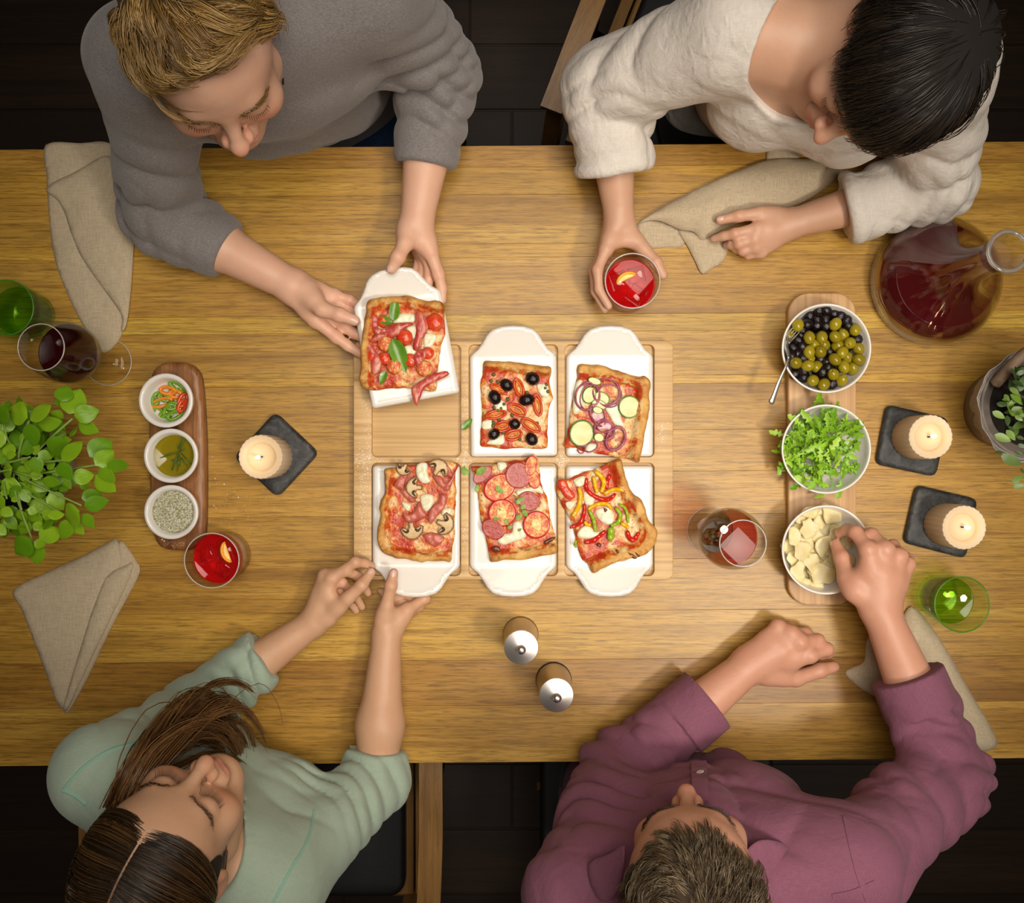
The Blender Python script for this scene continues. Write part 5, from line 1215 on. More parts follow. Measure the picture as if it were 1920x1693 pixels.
def head_attrs(V, c, R, s):
    """lips, brows, blush and stubble strengths at the vertices"""
    l = ((V - np.array(c)) @ R) / s; x, y, z = l[:, 0], l[:, 1], l[:, 2]
    front = y > .06
    lip = np.exp(-((x / .024) ** 4)) * np.exp(-(((z + .0665) / .0085) ** 4)) * (y > .088)
    blush = np.exp(-(((np.abs(x) - .042) / .018) ** 2)) * np.exp(-(((z + .03) / .018) ** 2)) * front + np.exp(-((x / .014) ** 2 + ((z + .034) / .012) ** 2)) * (y > .095)
    ear = ((np.abs(x) > .076) & (np.abs(z) < .04) & (np.abs(y + .01) < .03)).astype(float) * .7
    stub = ((z < -.045) & (z > -.135) & (y > .01) & (y < .13) & (np.abs(x) < .075)).astype(float) * np.clip((-z - .045) / .02, 0, 1) * (1 - lip)
    return lip, np.clip(blush + ear, 0, 1), stub

def hand_sdf(F, W, fore, thumb, fingers, hs=1.0):
    """W wrist, fore a point up the forearm, thumb = 4 joints, fingers = four chains of four joints"""
    W = np.array(W); M = np.mean([f[0] for f in fingers], axis=0)
    for i, f in enumerate(fingers):
        w = W + (np.array(f[0]) - M) * .38
        F.cone(w, f[0], .0125 * hs, (.0118, .0120, .0112, .0100)[i] * hs, .016 * hs)
    for a, b in ((0, 1), (1, 2), (2, 3)):
        F.cone(np.array(fingers[a][0]) * .62 + W * .38, np.array(fingers[b][0]) * .62 + W * .38, .0115 * hs, .011 * hs, .012 * hs)
    F.cone(W, thumb[0], .014 * hs, .0145 * hs, .014 * hs)
    F.cone(thumb[0], thumb[1], .0150 * hs, .0125 * hs, .012 * hs)
    F.cone(np.array(thumb[0]) * .5 + np.array(thumb[1]) * .5, np.array(fingers[0][0]) * .75 + W * .25, .010 * hs, .010 * hs, .016 * hs)
    R = [(.0110, .0094, .0084, .0072), (.0112, .0096, .0086, .0074), (.0106, .0090, .0080, .0070), (.0094, .0080, .0070, .0062)]
    for f, r in zip(fingers, R):
        for i in range(3): F.cone(f[i], f[i + 1], r[i] * hs, r[i + 1] * hs, .0045 * hs)
        F.ell(f[1], np.array((1, 1, 1)) * r[1] * 1.07 * hs, None, .004 * hs)
        F.ell(f[0], np.array((1, 1, 1)) * r[0] * 1.08 * hs, None, .006 * hs)
    tr = (.0125, .0108, .0086)
    for i in range(2): F.cone(thumb[i + 1], thumb[i + 2], tr[i] * hs, tr[i + 1] * hs, .005 * hs)
    F.ell(thumb[2], np.array((1, 1, 1)) * .0112 * hs, None, .004 * hs)
def nail(parent, base, tip, up, rad, mat, hs=1.0):
    """thin curved nail lying on the back of a finger tip"""
    base = np.array(base); tip = np.array(tip); d = nrm(tip - base); up = nrm(np.array(up) - d * (np.array(up) @ d)); sd = np.cross(d, up)
    V = []; Fc = []; nu, nv = 6, 7; L = rad * 1.55; Wd = rad * .80
    for i in range(nu):
        u = -1 + 2 * i / (nu - 1)
        for j in range(nv):
            v = -1 + 2 * j / (nv - 1); w = Wd * (1 - .18 * u ** 4 - (.25 if abs(u) == 1 else 0))
            ang = v * .95
            p = tip - d * rad * .12 + d * u * L * .5 * (1 - .10 * v * v * (1 if u > 0 else -1)) + sd * math.sin(ang) * w + up * (rad * 1.015 * math.cos(ang * .86) - .0012 * max(0, u) ** 2)
            V.append(tuple(p))
    for i in range(nu - 1):
        for j in range(nv - 1): a = i * nv + j; Fc.append((a, a + 1, a + nv + 1, a + nv))
    o = mk('fingernail', (V, Fc), mat, parent); return o

def strands(name, P3, rad, mat, parent, shade, sides=3, extra=None, capmat=None):
    """P3: (S, N, 3) polylines -> thin tubes in one mesh; shade per strand"""
    S_, N, _ = P3.shape; T = np.gradient(P3, axis=1); T /= np.linalg.norm(T, axis=2)[..., None] + 1e-9
    ref = np.where(np.abs(T[..., 2:3]) < .9, np.array((0, 0, 1.0)), np.array((1.0, 0, 0))); U = np.cross(T, ref); U /= np.linalg.norm(U, axis=2)[..., None] + 1e-9; W = np.cross(T, U)
    rad = np.broadcast_to(rad, (S_, N)) if np.ndim(rad) < 2 else rad
    ring = [P3 + rad[..., None] * (U * math.cos(a) + W * math.sin(a)) for a in np.arange(sides) * 2 * math.pi / sides]
    V = np.stack(ring, 2).reshape(-1, 3)
    s_, n_, k_ = np.meshgrid(np.arange(S_), np.arange(N - 1), np.arange(sides), indexing='ij')
    ix = lambda s, n, k: ((s * N + n) * sides + k % sides)
    Fq = np.stack([ix(s_, n_, k_), ix(s_, n_, k_ + 1), ix(s_, n_ + 1, k_ + 1), ix(s_, n_ + 1, k_)], -1).reshape(-1, 4).astype(np.int32)
    sh = np.repeat(shade, N * sides); tt = np.tile(np.repeat(np.linspace(0, 1, N), sides), S_)
    idx = None
    if extra is not None:
        V = np.vstack([V, extra[0]]); Fq = np.vstack([Fq, extra[1] + len(sh)]).astype(np.int32)
        sh = np.r_[sh, np.full(len(extra[0]), .25)]; tt = np.r_[tt, np.full(len(extra[0]), .3)]
    if extra is not None and capmat is not None: idx = np.r_[np.zeros(len(Fq) - len(extra[1]), np.int32), np.ones(len(extra[1]), np.int32)]; mat = [mat, capmat]
    me = mesh_data(name, V.astype(np.float32), Fq, mat, True, idx); attr(me, 'shade', sh); attr(me, 'along', tt)
    return put(name, me, parent)
def hair_mat(name, dark, mid, light, rough=.38):
    t = NT(name); sh = t.attr('shade'); al = t.attr('along')
    col = t.ramp(t.math('ADD', t.math('MULTIPLY', sh, .8), t.math('MULTIPLY', al, .2)), [(.05, dark), (.5, mid), (.95, light)])
    t.bs(Base__Color=col, Roughness=rough); t.b.inputs['Specular IOR Level'].default_value = .55
    return t.m
def skin_mat(name, col, lip, blush, stub):
    t = NT(name); c = t.coord()
    base = t.mix(t.ramp(t.noise(c, 45, 4, .6), [(.35, 0), (.7, .45)]), col, tuple(a * b for a, b in zip(col, (1.0, .86, .80))))
    base = t.mix(t.math('MULTIPLY', t.attr('blush'), .65), base, blush)
    base = t.mix(t.math('MULTIPLY', t.attr('lip'), .75), base, lip)
    spk = t.ramp(t.noise(c, 900, 2), [(.5, 0), (.62, 1)])
    base = t.mix(t.math('MULTIPLY', t.math('MULTIPLY', t.attr('stub'), spk), .8), base, stub)
    t.bs(Base__Color=base, Roughness=.46, Subsurface__Weight=.22, Subsurface__Radius=(.010, .0045, .002), Subsurface__Scale=.8, Normal=t.bump(t.math('ADD', t.noise(c, 110, 4, .65), t.math('MULTIPLY', t.noise(c, 420, 3, .6), .35)), .22, .0018))
    t.b.inputs['Specular IOR Level'].default_value = .42
    return t.m
# ---------------------------------------------------------------- people
HB = 0.0027      # body grid
HC = 0.0041      # clothing grid
M_nail = simple('finger_nail', (.74, .47, .38), .25)
M_lash = simple('dark_lashes', (.012, .008, .006), .6)
def G(p): return PN(*p)
def chain(l): return [PN(*p) for p in l]

def face_hair(root, T, R, s, eye_w, lash_len, brow, mat_brow, lash_n=16, fem=False, F=None, base=0):
    """lashes on the lower edge of the closed lids and the eyebrows"""
    r = np.random.default_rng(4)
    for sx in (-1, 1):
        Ls = []; Bs = []
        for i in range(lash_n):
            u = -1 + 2 * i / (lash_n - 1); x = sx * .031 + u * .0155; zz = -.0075 + .003 * u * u; yy = .0905 - .0055 * u * u
            mp = F.march(T((x, .13, zz)) + base, R @ np.array((0, -1.0, 0)))
            if mp is not None: yy = float((((mp - base) - T((0, 0, 0))) @ R / s)[1])
            p0 = np.array((x, yy, zz)); d = np.array((u * .35 + sx * .12, 1.0, -.35)); d /= np.linalg.norm(d)
            p1 = p0 + d * lash_len * .5 + np.array((0, 0, -.0006)); p2 = p0 + d * lash_len + np.array((0, 0, .0012))
            Ls.append([T(q) for q in (p0, p1, p2)])
        for i in range(70 if fem else 130):
            u = r.random(); x = sx * (.012 + .040 * u); z0 = .0185 + .007 * math.sin(u * 2.6) - .006 * u * u + r.normal() * (.0022 if not fem else .0014)
            y0 = .0905 - .0185 * u ** 2 - .003 * u + .0005
            mp = F.march(T((x, .13, z0)) + base, R @ np.array((0, -1.0, 0)))
            if mp is not None: y0 = float((((mp - base) - T((0, 0, 0))) @ R / s)[1]) + .0004
            d = np.array((sx * 1.0, -.75 * u - .1, .35 - .8 * u)); d /= np.linalg.norm(d); L = .007
            Bs.append([T((x, y0, z0)), T(np.array((x, y0 + .0012, z0)) + d * L * .5), T(np.array((x, y0 - .0006, z0)) + d * L)])
        strands('eyelashes', np.array(Ls), np.array([.00045, .00035, .00012])[None, :], M_lash, root, np.zeros(len(Ls)))
        strands('eyebrow', np.array(Bs), np.array([.0003, .0003, .0001] if fem else [.0004, .0004, .00015])[None, :], mat_brow, root, np.random.default_rng(1).random(len(Bs)) * brow)

SC0 = np.array((0, -.012, .030)); SCR = np.array((.0785, .1005, .0925))
def polar_hair(T, n, seed, pole, hairline, flow, length, lift, seg=8, clump=.0, wave=0.0, start=(0.0, 1.0), locks=0, spread=.006, conv=.6):
    """hair combed away from a crown: guide locks follow the skull ellipsoid, strands gather round them.
       hairline(phi) = largest polar angle, flow(theta, phi) = (dtheta, dphi) direction, length(theta, phi, r) in radians"""
    r = np.random.default_rng(seed); pole = nrm(pole); fw = nrm(np.array((0, 1.0, 0)) - pole * pole[1]); sd = np.cross(fw, pole)
    m = locks or n
    phi = r.uniform(-math.pi, math.pi, m); hl = np.array([hairline(p) for p in phi])
    th = np.arccos(1 - (1 - np.cos(hl)) * (start[0] + (start[1] - start[0]) * r.random(m)))
    ph2 = phi.copy(); out = np.zeros((m, seg, 3)); L = length(th, phi, r); lf = lift(th, phi, r)
    kk = r.normal(size=(4, 3)) * 3.2; kp = r.uniform(0, 6.28, 4); wob = None
    for i in range(seg):
        t = i / (seg - 1)
        d = np.sin(th)[:, None] * (np.sin(ph2)[:, None] * sd + np.cos(ph2)[:, None] * fw) + np.cos(th)[:, None] * pole
        if i == 0: gang = clump * sum(np.sin(d @ k + q) for k, q in zip(kk, kp)) * .6 + clump * .35 * r.normal(size=m); wob = r.uniform(0, 6.28, m)
        off = 1 + (lf * np.sin(np.minimum(1, t * 1.25) * math.pi * .62))
        out[:, i] = SC0 + d * SCR * off[:, None]
        dt, dp = flow(th, ph2)
        a = gang + wave * np.sin(wob + t * 5); c, s_ = np.cos(a), np.sin(a); dt, dp = dt * c - dp * s_, dt * s_ + dp * c
        th = np.clip(th + dt * L / (seg - 1), .02, 2.9); ph2 = ph2 + dp * L / (seg - 1) / np.maximum(np.sin(th), .25)
    if not locks: return T(out), r.random(n)
    g = r.integers(0, m, n); o = r.normal(size=(n, 3)) * spread; gd = out[:, min(2, seg - 1)] - out[:, 0]; gd /= np.linalg.norm(gd, axis=1)[:, None] + 1e-9
    rad_ = nrm(np.array((0, 0, 1)));
    ts = np.linspace(0, 1, seg)[None, :, None]
    nr = out[g, 0] - SC0; nr /= np.linalg.norm(nr, axis=1)[:, None]; o -= nr * (o * nr).sum(1)[:, None] * .75
    stop = r.uniform(.7, 1.0, n); idx = np.linspace(0, 1, seg)[None, :] * stop[:, None] * (seg - 1); i0 = np.minimum(idx.astype(int), seg - 2); fr = (idx - i0)[..., None]
    G_ = out[g]; ar = np.arange(n)[:, None]; q = G_[ar, i0] * (1 - fr) + G_[ar, i0 + 1] * fr
    q = q + o[:, None, :] * (1 - conv * ts) + nr[:, None, :] * (.0010 * r.normal(size=(n, 1, 1)))
    sh = np.clip(r.random(m)[g] * .65 + r.random(n) * .35, 0, 1)
    return T(q), sh

def torso_prims(add, SL, SR, PV, front, fem, g, sc=1.0, k=.04):
    """add(a, b, r1, r2, k, flat) for the trunk; g = extra thickness"""
    mid = (SL + SR) / 2; ax = nrm(SR - SL); up = nrm(mid - PV); w = np.linalg.norm(SR - SL)
    f = nrm(front); hw = w * .5
    ch = mid - up * .10 + f * .01; be = mid * .45 + PV * .55
    add(ch - ax * hw * .42, ch + ax * hw * .42, .098 * sc + g, .098 * sc + g, k, None)
    add(mid - up * .03 - ax * hw * .55, mid - up * .03 + ax * hw * .55, .066 * sc + g, .066 * sc + g, k, None)
    add(SL, SL * .55 + SR * .45, .056 * sc + g, .060 * sc + g, k, None); add(SR, SR * .55 + SL * .45, .056 * sc + g, .060 * sc + g, k, None)
    add(be - ax * .055 * sc + f * .012, be + ax * .055 * sc + f * .012, .098 * sc + g, .098 * sc + g, .06, None)
    add(ch, be, .115 * sc + g, .10 * sc + g, .05, (f, .85))
    add(PV - ax * .07, PV + ax * .07, .105 * sc + g, .105 * sc + g, .06, None)
    if fem:
        for sx in (-1, 1): add(ch + ax * sx * .068 + f * .062 - up * .055, ch + ax * sx * .070 + f * .070 - up * .062, .052 + g, .046 + g, .05, None)

def build_person(label, head, arms, PV, front, fem, skin, cloth_fn, sc=1.0, hs=1.0, smile=0.0, neck_r=.056, group='people around the table', lash=.009, brow=None):
    SL, SR = arms['L'][0], arms['R'][0]
    c, R, s = head['c'], head['R'], head['s']
    base = np.array((PV[0], PV[1], 0.0)); root = thing('person', label, 'person', tuple(base), group)
    pts = [c + R @ np.array(q) * s for q in ((.1, .14, .15), (-.1, .14, .15), (.1, -.14, .15), (-.1, -.14, .15), (0, .1, -.14))]
    for a in arms.values():
        pts += list(a[:3]) + [p for ch in a[4] for p in ch] + list(a[3])
    pts += [PV]
    pts = np.array(pts); lo = pts.min(0) - .13; hi = pts.max(0) + .10; hi[2] = max(hi[2], c[2] + .17) ; lo[2] = min(TZ - .30, lo[2])
    F = Field(lo, hi, HB)
    torso_prims(lambda a, b, r1, r2, k, fl: F.cone(a, b, r1, r2, k, fl), SL, SR, PV, front, fem, 0.0, sc)
    mid = (SL + SR) / 2; up = nrm(mid - PV)
    skull = c + R @ np.array((0, -.030, -.050)) * s; nb = mid + np.array((0, 0, .015)) + nrm(front) * .012
    for S_ in (SL, SR): F.cone(nb * .7 + skull * .3, S_ * .75 + nb * .25, .040 * sc, .044 * sc, .05)
    F.cone(nb, skull, neck_r * 1.08, neck_r, .03)
    # collar bones
    for S_ in (SL, SR): F.cone(nb + nrm(front) * .045 - np.array((0, 0, .012)), S_ * .8 + nb * .2 + nrm(front) * .035, .009, .008, .02)
    for key, (S_, E_, W_, th, fg) in arms.items():
        F.cone(S_, E_, .043 * sc, .036 * sc, .03)
        mid_f = E_ * .62 + W_ * .38
        F.cone(E_, mid_f, .036 * sc, .040 * sc, .02); F.cone(mid_f, W_, .040 * sc, .0255 * hs, .02)
        M = np.mean([q[0] for q in fg], axis=0)
        F.cone(W_, W_ * .6 + M * .4, .0250 * hs, .0205 * hs, .012)
        hand_sdf(F, W_, mid_f, th, fg, hs)
    T = head_sdf(F, c, R, s, fem, smile)
    V, Fc = F.mesh(); V = relax(V, Fc, 1, .45)
    # the trunk below the chest is wholly inside shirt and trousers: drop it
    near = np.full(len(V), 9.0)
    for (S_, E_, W_, th, fg) in arms.values():
        for a_, b_ in ((S_, E_), (E_, W_)): near = np.minimum(near, seg_dist(V, np.array(a_), np.array(b_)))
        near = np.minimum(near, np.linalg.norm(V - W_, axis=1) - .13)
    gone = (V[:, 2] < TZ + .13) & (near > .07); Fc = Fc[~gone[Fc].any(1)]; used = np.unique(Fc); mp_ = np.full(len(V), -1, np.int32); mp_[used] = np.arange(len(used)); V = V[used]; Fc = mp_[Fc]
    me = mesh_data('body', V - base.astype(np.float32), Fc, skin)
    lip, bl, st = head_attrs(V, c, R, s)
    # knuckles flush
    for (S_, E_, W_, th, fg) in arms.values():
        for q in [f[0] for f in fg] + [f[1] for f in fg] + [th[2]]: bl = np.maximum(bl, .55 * np.exp(-(((V - q) ** 2).sum(1)) / .011 ** 2))
    attr(me, 'lip', lip); attr(me, 'blush', bl); attr(me, 'stub', st * (0 if fem else 1))
    put('body', me, root)
    Tl = lambda p: T(p) - base
    face_hair(root, Tl, R, s, 1, lash, brow[1], brow[0], 18 if fem else 14, fem, F, base)
    cloth_fn(root, base, dict(SL=SL, SR=SR, mid=mid, up=up, nb=nb, skull=skull, lo=lo, hi=hi, c=c, R=R, s=s, T=T, Tl=Tl, arms=arms, PV=PV, front=nrm(front)))
    return root, Tl

def garment(root, base, D, name, mat, fem, g, sc, sleeves, cuts, extras=None, disp=(), inward=.0045, k=.04, HCl=None):
    """upper garment: trunk and sleeves inflated by g, openings cut out, creased"""
    lo = D['lo'].copy(); hi = D['hi'].copy(); h = HCl or HC
    F = Field(lo, hi, h)
    torso_prims(lambda a, b, r1, r2, k_, fl: F.cone(a, b, r1, r2, k_, fl), D['SL'], D['SR'], D['PV'], D['front'], fem, g, sc, k)
    for S_ in (D['SL'], D['SR']): F.cone(D['nb'] * .75 + D['skull'] * .25, S_ * .75 + D['nb'] * .25, .040 * sc + g, .044 * sc + g, .05)
    F.cone(D['nb'] - D['up'] * .01, D['nb'] + D['up'] * .02, .062 + g, .058 + g, .03)
    cuffs = []
    for key, sl in sleeves.items():
        S_, E_, W_, th, fg = D['arms'][key]; gu, ge, gc, t = sl[:4]
        C_ = E_ + (W_ - E_) * t; ax = nrm(W_ - E_)
        F.cone(S_, E_, .050 * sc + gu, .042 * sc + ge, .035)
        F.cone(E_, C_ + ax * .06, .043 * sc + ge, .036 * sc + gc, .018, None, 'add', (C_, ax))
        if len(sl) > 4:                                     # turned-up cuff: (length, extra), added smooth after the creases
            cl, ce = sl[4]; cuffs.append(lambda C_=C_, ax=ax, cl=cl, ce=ce, gc=gc: F.cone(C_ - ax * (cl + .05), C_ + ax * .05, .036 * sc + gc + ce + .002, .034 * sc + gc + ce, .0015, None, 'add', (C_ + ax * .002, ax), (C_ - ax * cl, ax)))
    if extras: extras(F)
    if disp: F.displace(lambda p: sum(f(p) for f in disp), .016, inward)
    for cf_ in cuffs: cf_()
    for cfn in cuts: cfn(F)
    V, Fc = F.mesh(); V = relax(V, Fc, 1, .4)
    return put(name, mesh_data(name, V - base.astype(np.float32), Fc, mat), root)
def trousers(root, base, D, mat, knees, sc=1.0):
    F = Field(np.minimum(D['PV'], np.min(knees, axis=0)) - np.array((.2, .2, .60)), np.maximum(D['PV'], np.max(knees, axis=0)) + .2, .008)
    ax = nrm(D['SR'] - D['SL']); PV = D['PV']
    F.cone(PV - ax * .06 - np.array((0, 0, .03)), PV + ax * .06 - np.array((0, 0, .03)), .12 * sc, .12 * sc, .05)
    for K, sx in zip(knees, (-1, 1)):
        hip = PV + ax * sx * .085 - np.array((0, 0, .06)); F.cone(hip, K, .088 * sc, .062 * sc, .03)
        ft = K + np.array((0, 0, -K[2] + .10)); F.cone(K, ft, .060 * sc, .048 * sc, .02)
    V, Fc = F.mesh()
    put('trousers', mesh_data('trousers', V - base.astype(np.float32), Fc, mat), root)
    for K in knees:
        f0 = np.array((K[0], K[1], 0.0)) - base; d = nrm(D['front']) * .10
        v, f = lathe([(0, 0), (.8, 0), (1, .15), (.95, .45), (.6, .9), (0, 1)], 16)
        ang = math.atan2(d[1], d[0]); mk('shoe', ([(x * .135, y_ * .048, z * .09) for x, y_, z in v], f), M_leather, root, tuple(f0 + d * .5), rot=(0, 0, ang))

# --- cloth materials
def knit(name, a, b, rough=.95):
    t = NT(name); c = t.coord(); n = t.noise(t.coord((220, 900, 500)), 1.0, 3, .7); m = t.noise(c, 350, 3, .7)
    t.bs(Base__Color=t.mix(t.ramp(n, [(.36, 0), (.66, 1)]), a, b), Roughness=rough, Sheen__Weight=.25, Normal=t.bump(t.math('ADD', t.math('MULTIPLY', m, .35), t.math('MULTIPLY', t.noise(c, 16, 3, .5, .8), 1.6)), .45, .006))
    t.b.inputs['Specular IOR Level'].default_value = .15; return t.m
M_sweater = knit('grey_melange_knit', (.175, .160, .158), (.275, .255, .250))
M_blouse = cloth('white_crinkled_cotton', (.66, .61, .555), (.73, .68, .62), 500, .85, (40, .55, .0055), .1, 75)
M_mint = cloth('mint_jersey', (.345, .44, .345), (.40, .50, .40), 1200, .9, (14, .45, .010), .2, 5)
M_minttrim = cloth('mint_trim', (.26, .47, .37), (.30, .52, .41), 1200, .9, (24, .3, .004), .2)
M_plum = cloth('plum_poplin', (.20, .072, .116), (.255, .098, .150), 1500, .75, (16, .55, .012), .06, 7)
M_jeans = cloth('blue_denim', (.012, .030, .075), (.02, .05, .12), 900, .9)
M_dark = cloth('dark_trousers', (.010, .010, .012), (.016, .016, .018), 900, .9)
M_button = simple('shirt_button', (.70, .64, .56), .3)
S_light = skin_mat('fair_skin', (.73, .445, .315), (.55, .20, .16), (.70, .26, .17), (.30, .16, .07))
S_rosy = skin_mat('rosy_skin', (.62, .325, .22), (.48, .17, .13), (.62, .22, .15), (.20, .11, .06))
S_tan = skin_mat('warm_skin', (.64, .385, .24), (.52, .17, .14), (.60, .25, .15), (.2, .1, .06))
S_pale = skin_mat('pale_skin', (.62, .37, .25), (.56, .15, .13), (.64, .25, .17), (.2, .1, .06))
H_blond = hair_mat('blond_hair', (.10, .050, .012), (.30, .170, .048), (.64, .43, .165))
H_brown = hair_mat('brown_hair', (.012, .007, .003), (.040, .021, .008), (.15, .072, .022), .38)
H_lock = hair_mat('chestnut_hair_lengths', (.030, .012, .004), (.095, .042, .013), (.26, .130, .042), .38)
H_black = hair_mat('dark_hair', (.007, .005, .0035), (.018, .012, .008), (.055, .035, .021), .42)
M_cap = simple('hair_roots_blond', (.085, .045, .014), .9); M_capd = simple('hair_roots_dark', (.008, .0055, .004), .9); M_capb = simple('hair_roots_brown', (.016, .009, .004), .9); M_capg = simple('hair_roots_grey', (.045, .028, .015), .9)
H_grey = hair_mat('greying_brown_hair', (.030, .018, .009), (.085, .055, .028), (.24, .175, .10))
from mathutils.bvhtree import BVHTree
def hit(o, px, py, lift=0.0):
    """point of a built garment that lies on the sight line of a photograph pixel (used to seat buttons and seams on the cloth)"""
    if 'bv' not in CACHE or CACHE['bv'][0] is not o:
        me = o.data; CACHE['bv'] = (o, BVHTree.FromPolygons([v.co[:] for v in me.vertices], [p.vertices[:] for p in me.polygons]))
    b = Vector(o.parent.location); c = Vector((0, 0, TZ + CH)); d = (P(px, py, 0) - c).normalized()
    loc, n, i, dist = CACHE['bv'][1].ray_cast(c - b, d)
    return None if loc is None else (np.array(loc + n * lift), np.array(n))
CACHE = {}
def interp_line(x): 
    xs, ys = zip(*x); return lambda p: float(np.interp(abs(p), xs, ys))
def cap_mesh(T, pole, hairline, off, scale=1.0, nt=22, np_=56, wob=0.0):
    pole = nrm(pole); fw = nrm(np.array((0, 1.0, 0)) - pole * pole[1]); sd = np.cross(fw, pole); V = []; Fq = []
    for j in range(np_):
        ph = -math.pi + 2 * math.pi * j / np_; hl = hairline(ph)
        for i in range(nt):
            th = .01 + (hl * scale - .01) * i / (nt - 1); d = math.sin(th) * (math.sin(ph) * sd + math.cos(ph) * fw) + math.cos(th) * pole
            V.append(SC0 + d * SCR * (1 + off(th / hl, ph) + wob * math.sin(9 * ph + 3 * th)))
    for j in range(np_):
        for i in range(nt - 1): a = j * nt + i; b = ((j + 1) % np_) * nt + i; Fq.append((a, a + 1, b + 1, b))
    return T(np.array(V)), np.array(Fq, np.int32)

# ================================================================ blond person in the grey sweater
A_blond = {
 'L': (G((268, 118, .30)), G((302, 400, .058)), G((549, 537, .052)),
       chain([(575, 548, .060), (604, 580, .074), (636, 590, .078), (665, 601, .074)]),
       [chain(q) for q in ([(592, 601, .045), (630, 632, .040), (652, 648, .037), (676, 664, .036)], [(606, 585, .036), (646, 612, .032), (664, 625, .033), (688, 638, .036)],
                           [(618, 568, .031), (652, 586, .026), (672, 600, .030), (692, 610, .035)], [(626, 553, .033), (656, 563, .030), (672, 572, .033), (686, 580, .037)])]),
 'R': (G((690, -25, .31)), G((822, 138, .090)), G((781, 418, .060)),
       chain([(765, 432, .068), (760, 456, .082), (746, 482, .092), (734, 504, .088)]),
       [chain(q) for q in ([(806, 470, .060), (822, 514, .052), (828, 540, .048), (829, 562, .046)], [(800, 474, .046), (808, 510, .036), (800, 535, .036), (785, 550, .040)],
                           [(793, 474, .034), (796, 506, .026), (785, 528, .028), (770, 540, .034)], [(786, 470, .024), (786, 498, .020), (776, 515, .022), (764, 525, .028)])])}
def dress_blond(root, base, D):
    ar = D['arms']; L, R_ = ar['L'], ar['R']
    disp = [folds(3, 6, 14, 34, .0028), creases(33, 6, 22, 55, .0050), sleeve_folds(L[0], L[1], .35, 1.15, 9, .0075, 1.0), sleeve_folds(L[1], L[2], -.3, .42, 9, .0075, 2.2), sleeve_folds(R_[0], R_[1], .2, 1.0, 9, .008, .4), sleeve_folds(R_[1], R_[2], -.3, .5, 9, .0075, 1.3)]
    nbv = D['nb']; ndir = nrm(D['skull'] - nbv)
    def extra(F):
        F.torus(nbv + ndir * .028 + D['front'] * .004, ndir + D['front'] * .35, .068, .0075, .004)
    cuts = [lambda F: F.cone(nbv + ndir * .020, D['skull'] + ndir * .06, .060, .085, .003, None, 'sub')]
    sl = {'L': (.016, .018, .008, .50, (.040, .0025)), 'R': (.017, .022, .010, .60, (.038, .0025))}
    garment(root, base, D, 'sweater', M_sweater, False, .012, 1.0, sl, cuts, extra, disp, .008)
    trousers(root, base, D, M_jeans, [np.array((-.50, .36, .53)), np.array((-.11, .40, .53))])
Rb = frame((.285, -.958, -.02), (.093, .007, .996)); cb_ = np.array((-.3681, .4912, TZ + .4309))
blond, Tb = build_person('blond person in a grey sweater holding a plate of prosciutto pizza', dict(c=cb_, R=Rb, s=1.04), A_blond, np.array((-.37, .645, TZ - .22)), np.array((.30, -.95, 0)), False, S_light, dress_blond, 1.0, 1.0, 0, .058, lash=.0055, brow=(H_blond, .5))
hlB = lambda p: float(np.interp(p, [-3.2, -2.2, -1.6, -1.2, -.8, -.4, 0, .45, .8, 1.2, 1.6, 2.2, 3.2], [2.35, 2.2, 1.85, 1.62, 1.32, 1.16, 1.24, 1.36, 1.50, 1.70, 1.90, 2.2, 2.35])); poleB = (.10, -.38, .92)
def flB(th, ph):
    near = np.clip((th - (np.array([hlB(q) for q in ph]) - .30)) / .30, 0, 1.2)
    return (np.where(np.abs(ph) < 1.3, .80 - .72 * near, .95 - .3 * near), np.where(np.abs(ph) < 1.6, -.40 - .75 * near + .2 * np.sin(ph * 3), .1 * np.sin(ph * 5)))
S1, sh1 = polar_hair(Tb, 5200, 5, poleB, hlB, flB, lambda t, p, r: np.where(np.abs(p) < 1.4, r.uniform(.42, .80, len(t)), r.uniform(.25, .4, len(t))), lambda t, p, r: np.where((t < 1.6) & (np.abs(p) < 1.7), r.uniform(.08, .24, len(t)), r.uniform(.03, .08, len(t))), 8, .38, .22, (0, 1), 330, .0058, .75)
rad = np.interp(np.linspace(0, 1, 8), [0, .3, 1], [.0006, .0008, .0002])[None, :] * np.random.default_rng(2).uniform(.6, 1.3, (len(S1), 1))
strands('hair', S1, rad, H_blond, blond, sh1, 3, cap_mesh(Tb, poleB, hlB, lambda q, ph: .045 * (1 - q ** 3), .97), M_cap)
for ar_, up_ in ((A_blond['L'][3], (.2, -.3, 1)), (A_blond['R'][3], (-.25, 0, 1))):
    nail(blond, ar_[2] - np.array(blond.location), ar_[3] - np.array(blond.location), up_, .0088, M_nail)
# thin dark cord at the neck
pts = [PN(x, y_, h) - np.array(blond.location) for x, y_, h in ((519, 62, .385), (524, 90, .37), (529, 120, .355), (531, 158, .335))]
mk('neck_cord', tube(smooth_loop(pts, 4, False), .0013, 6), M_lash, blond)

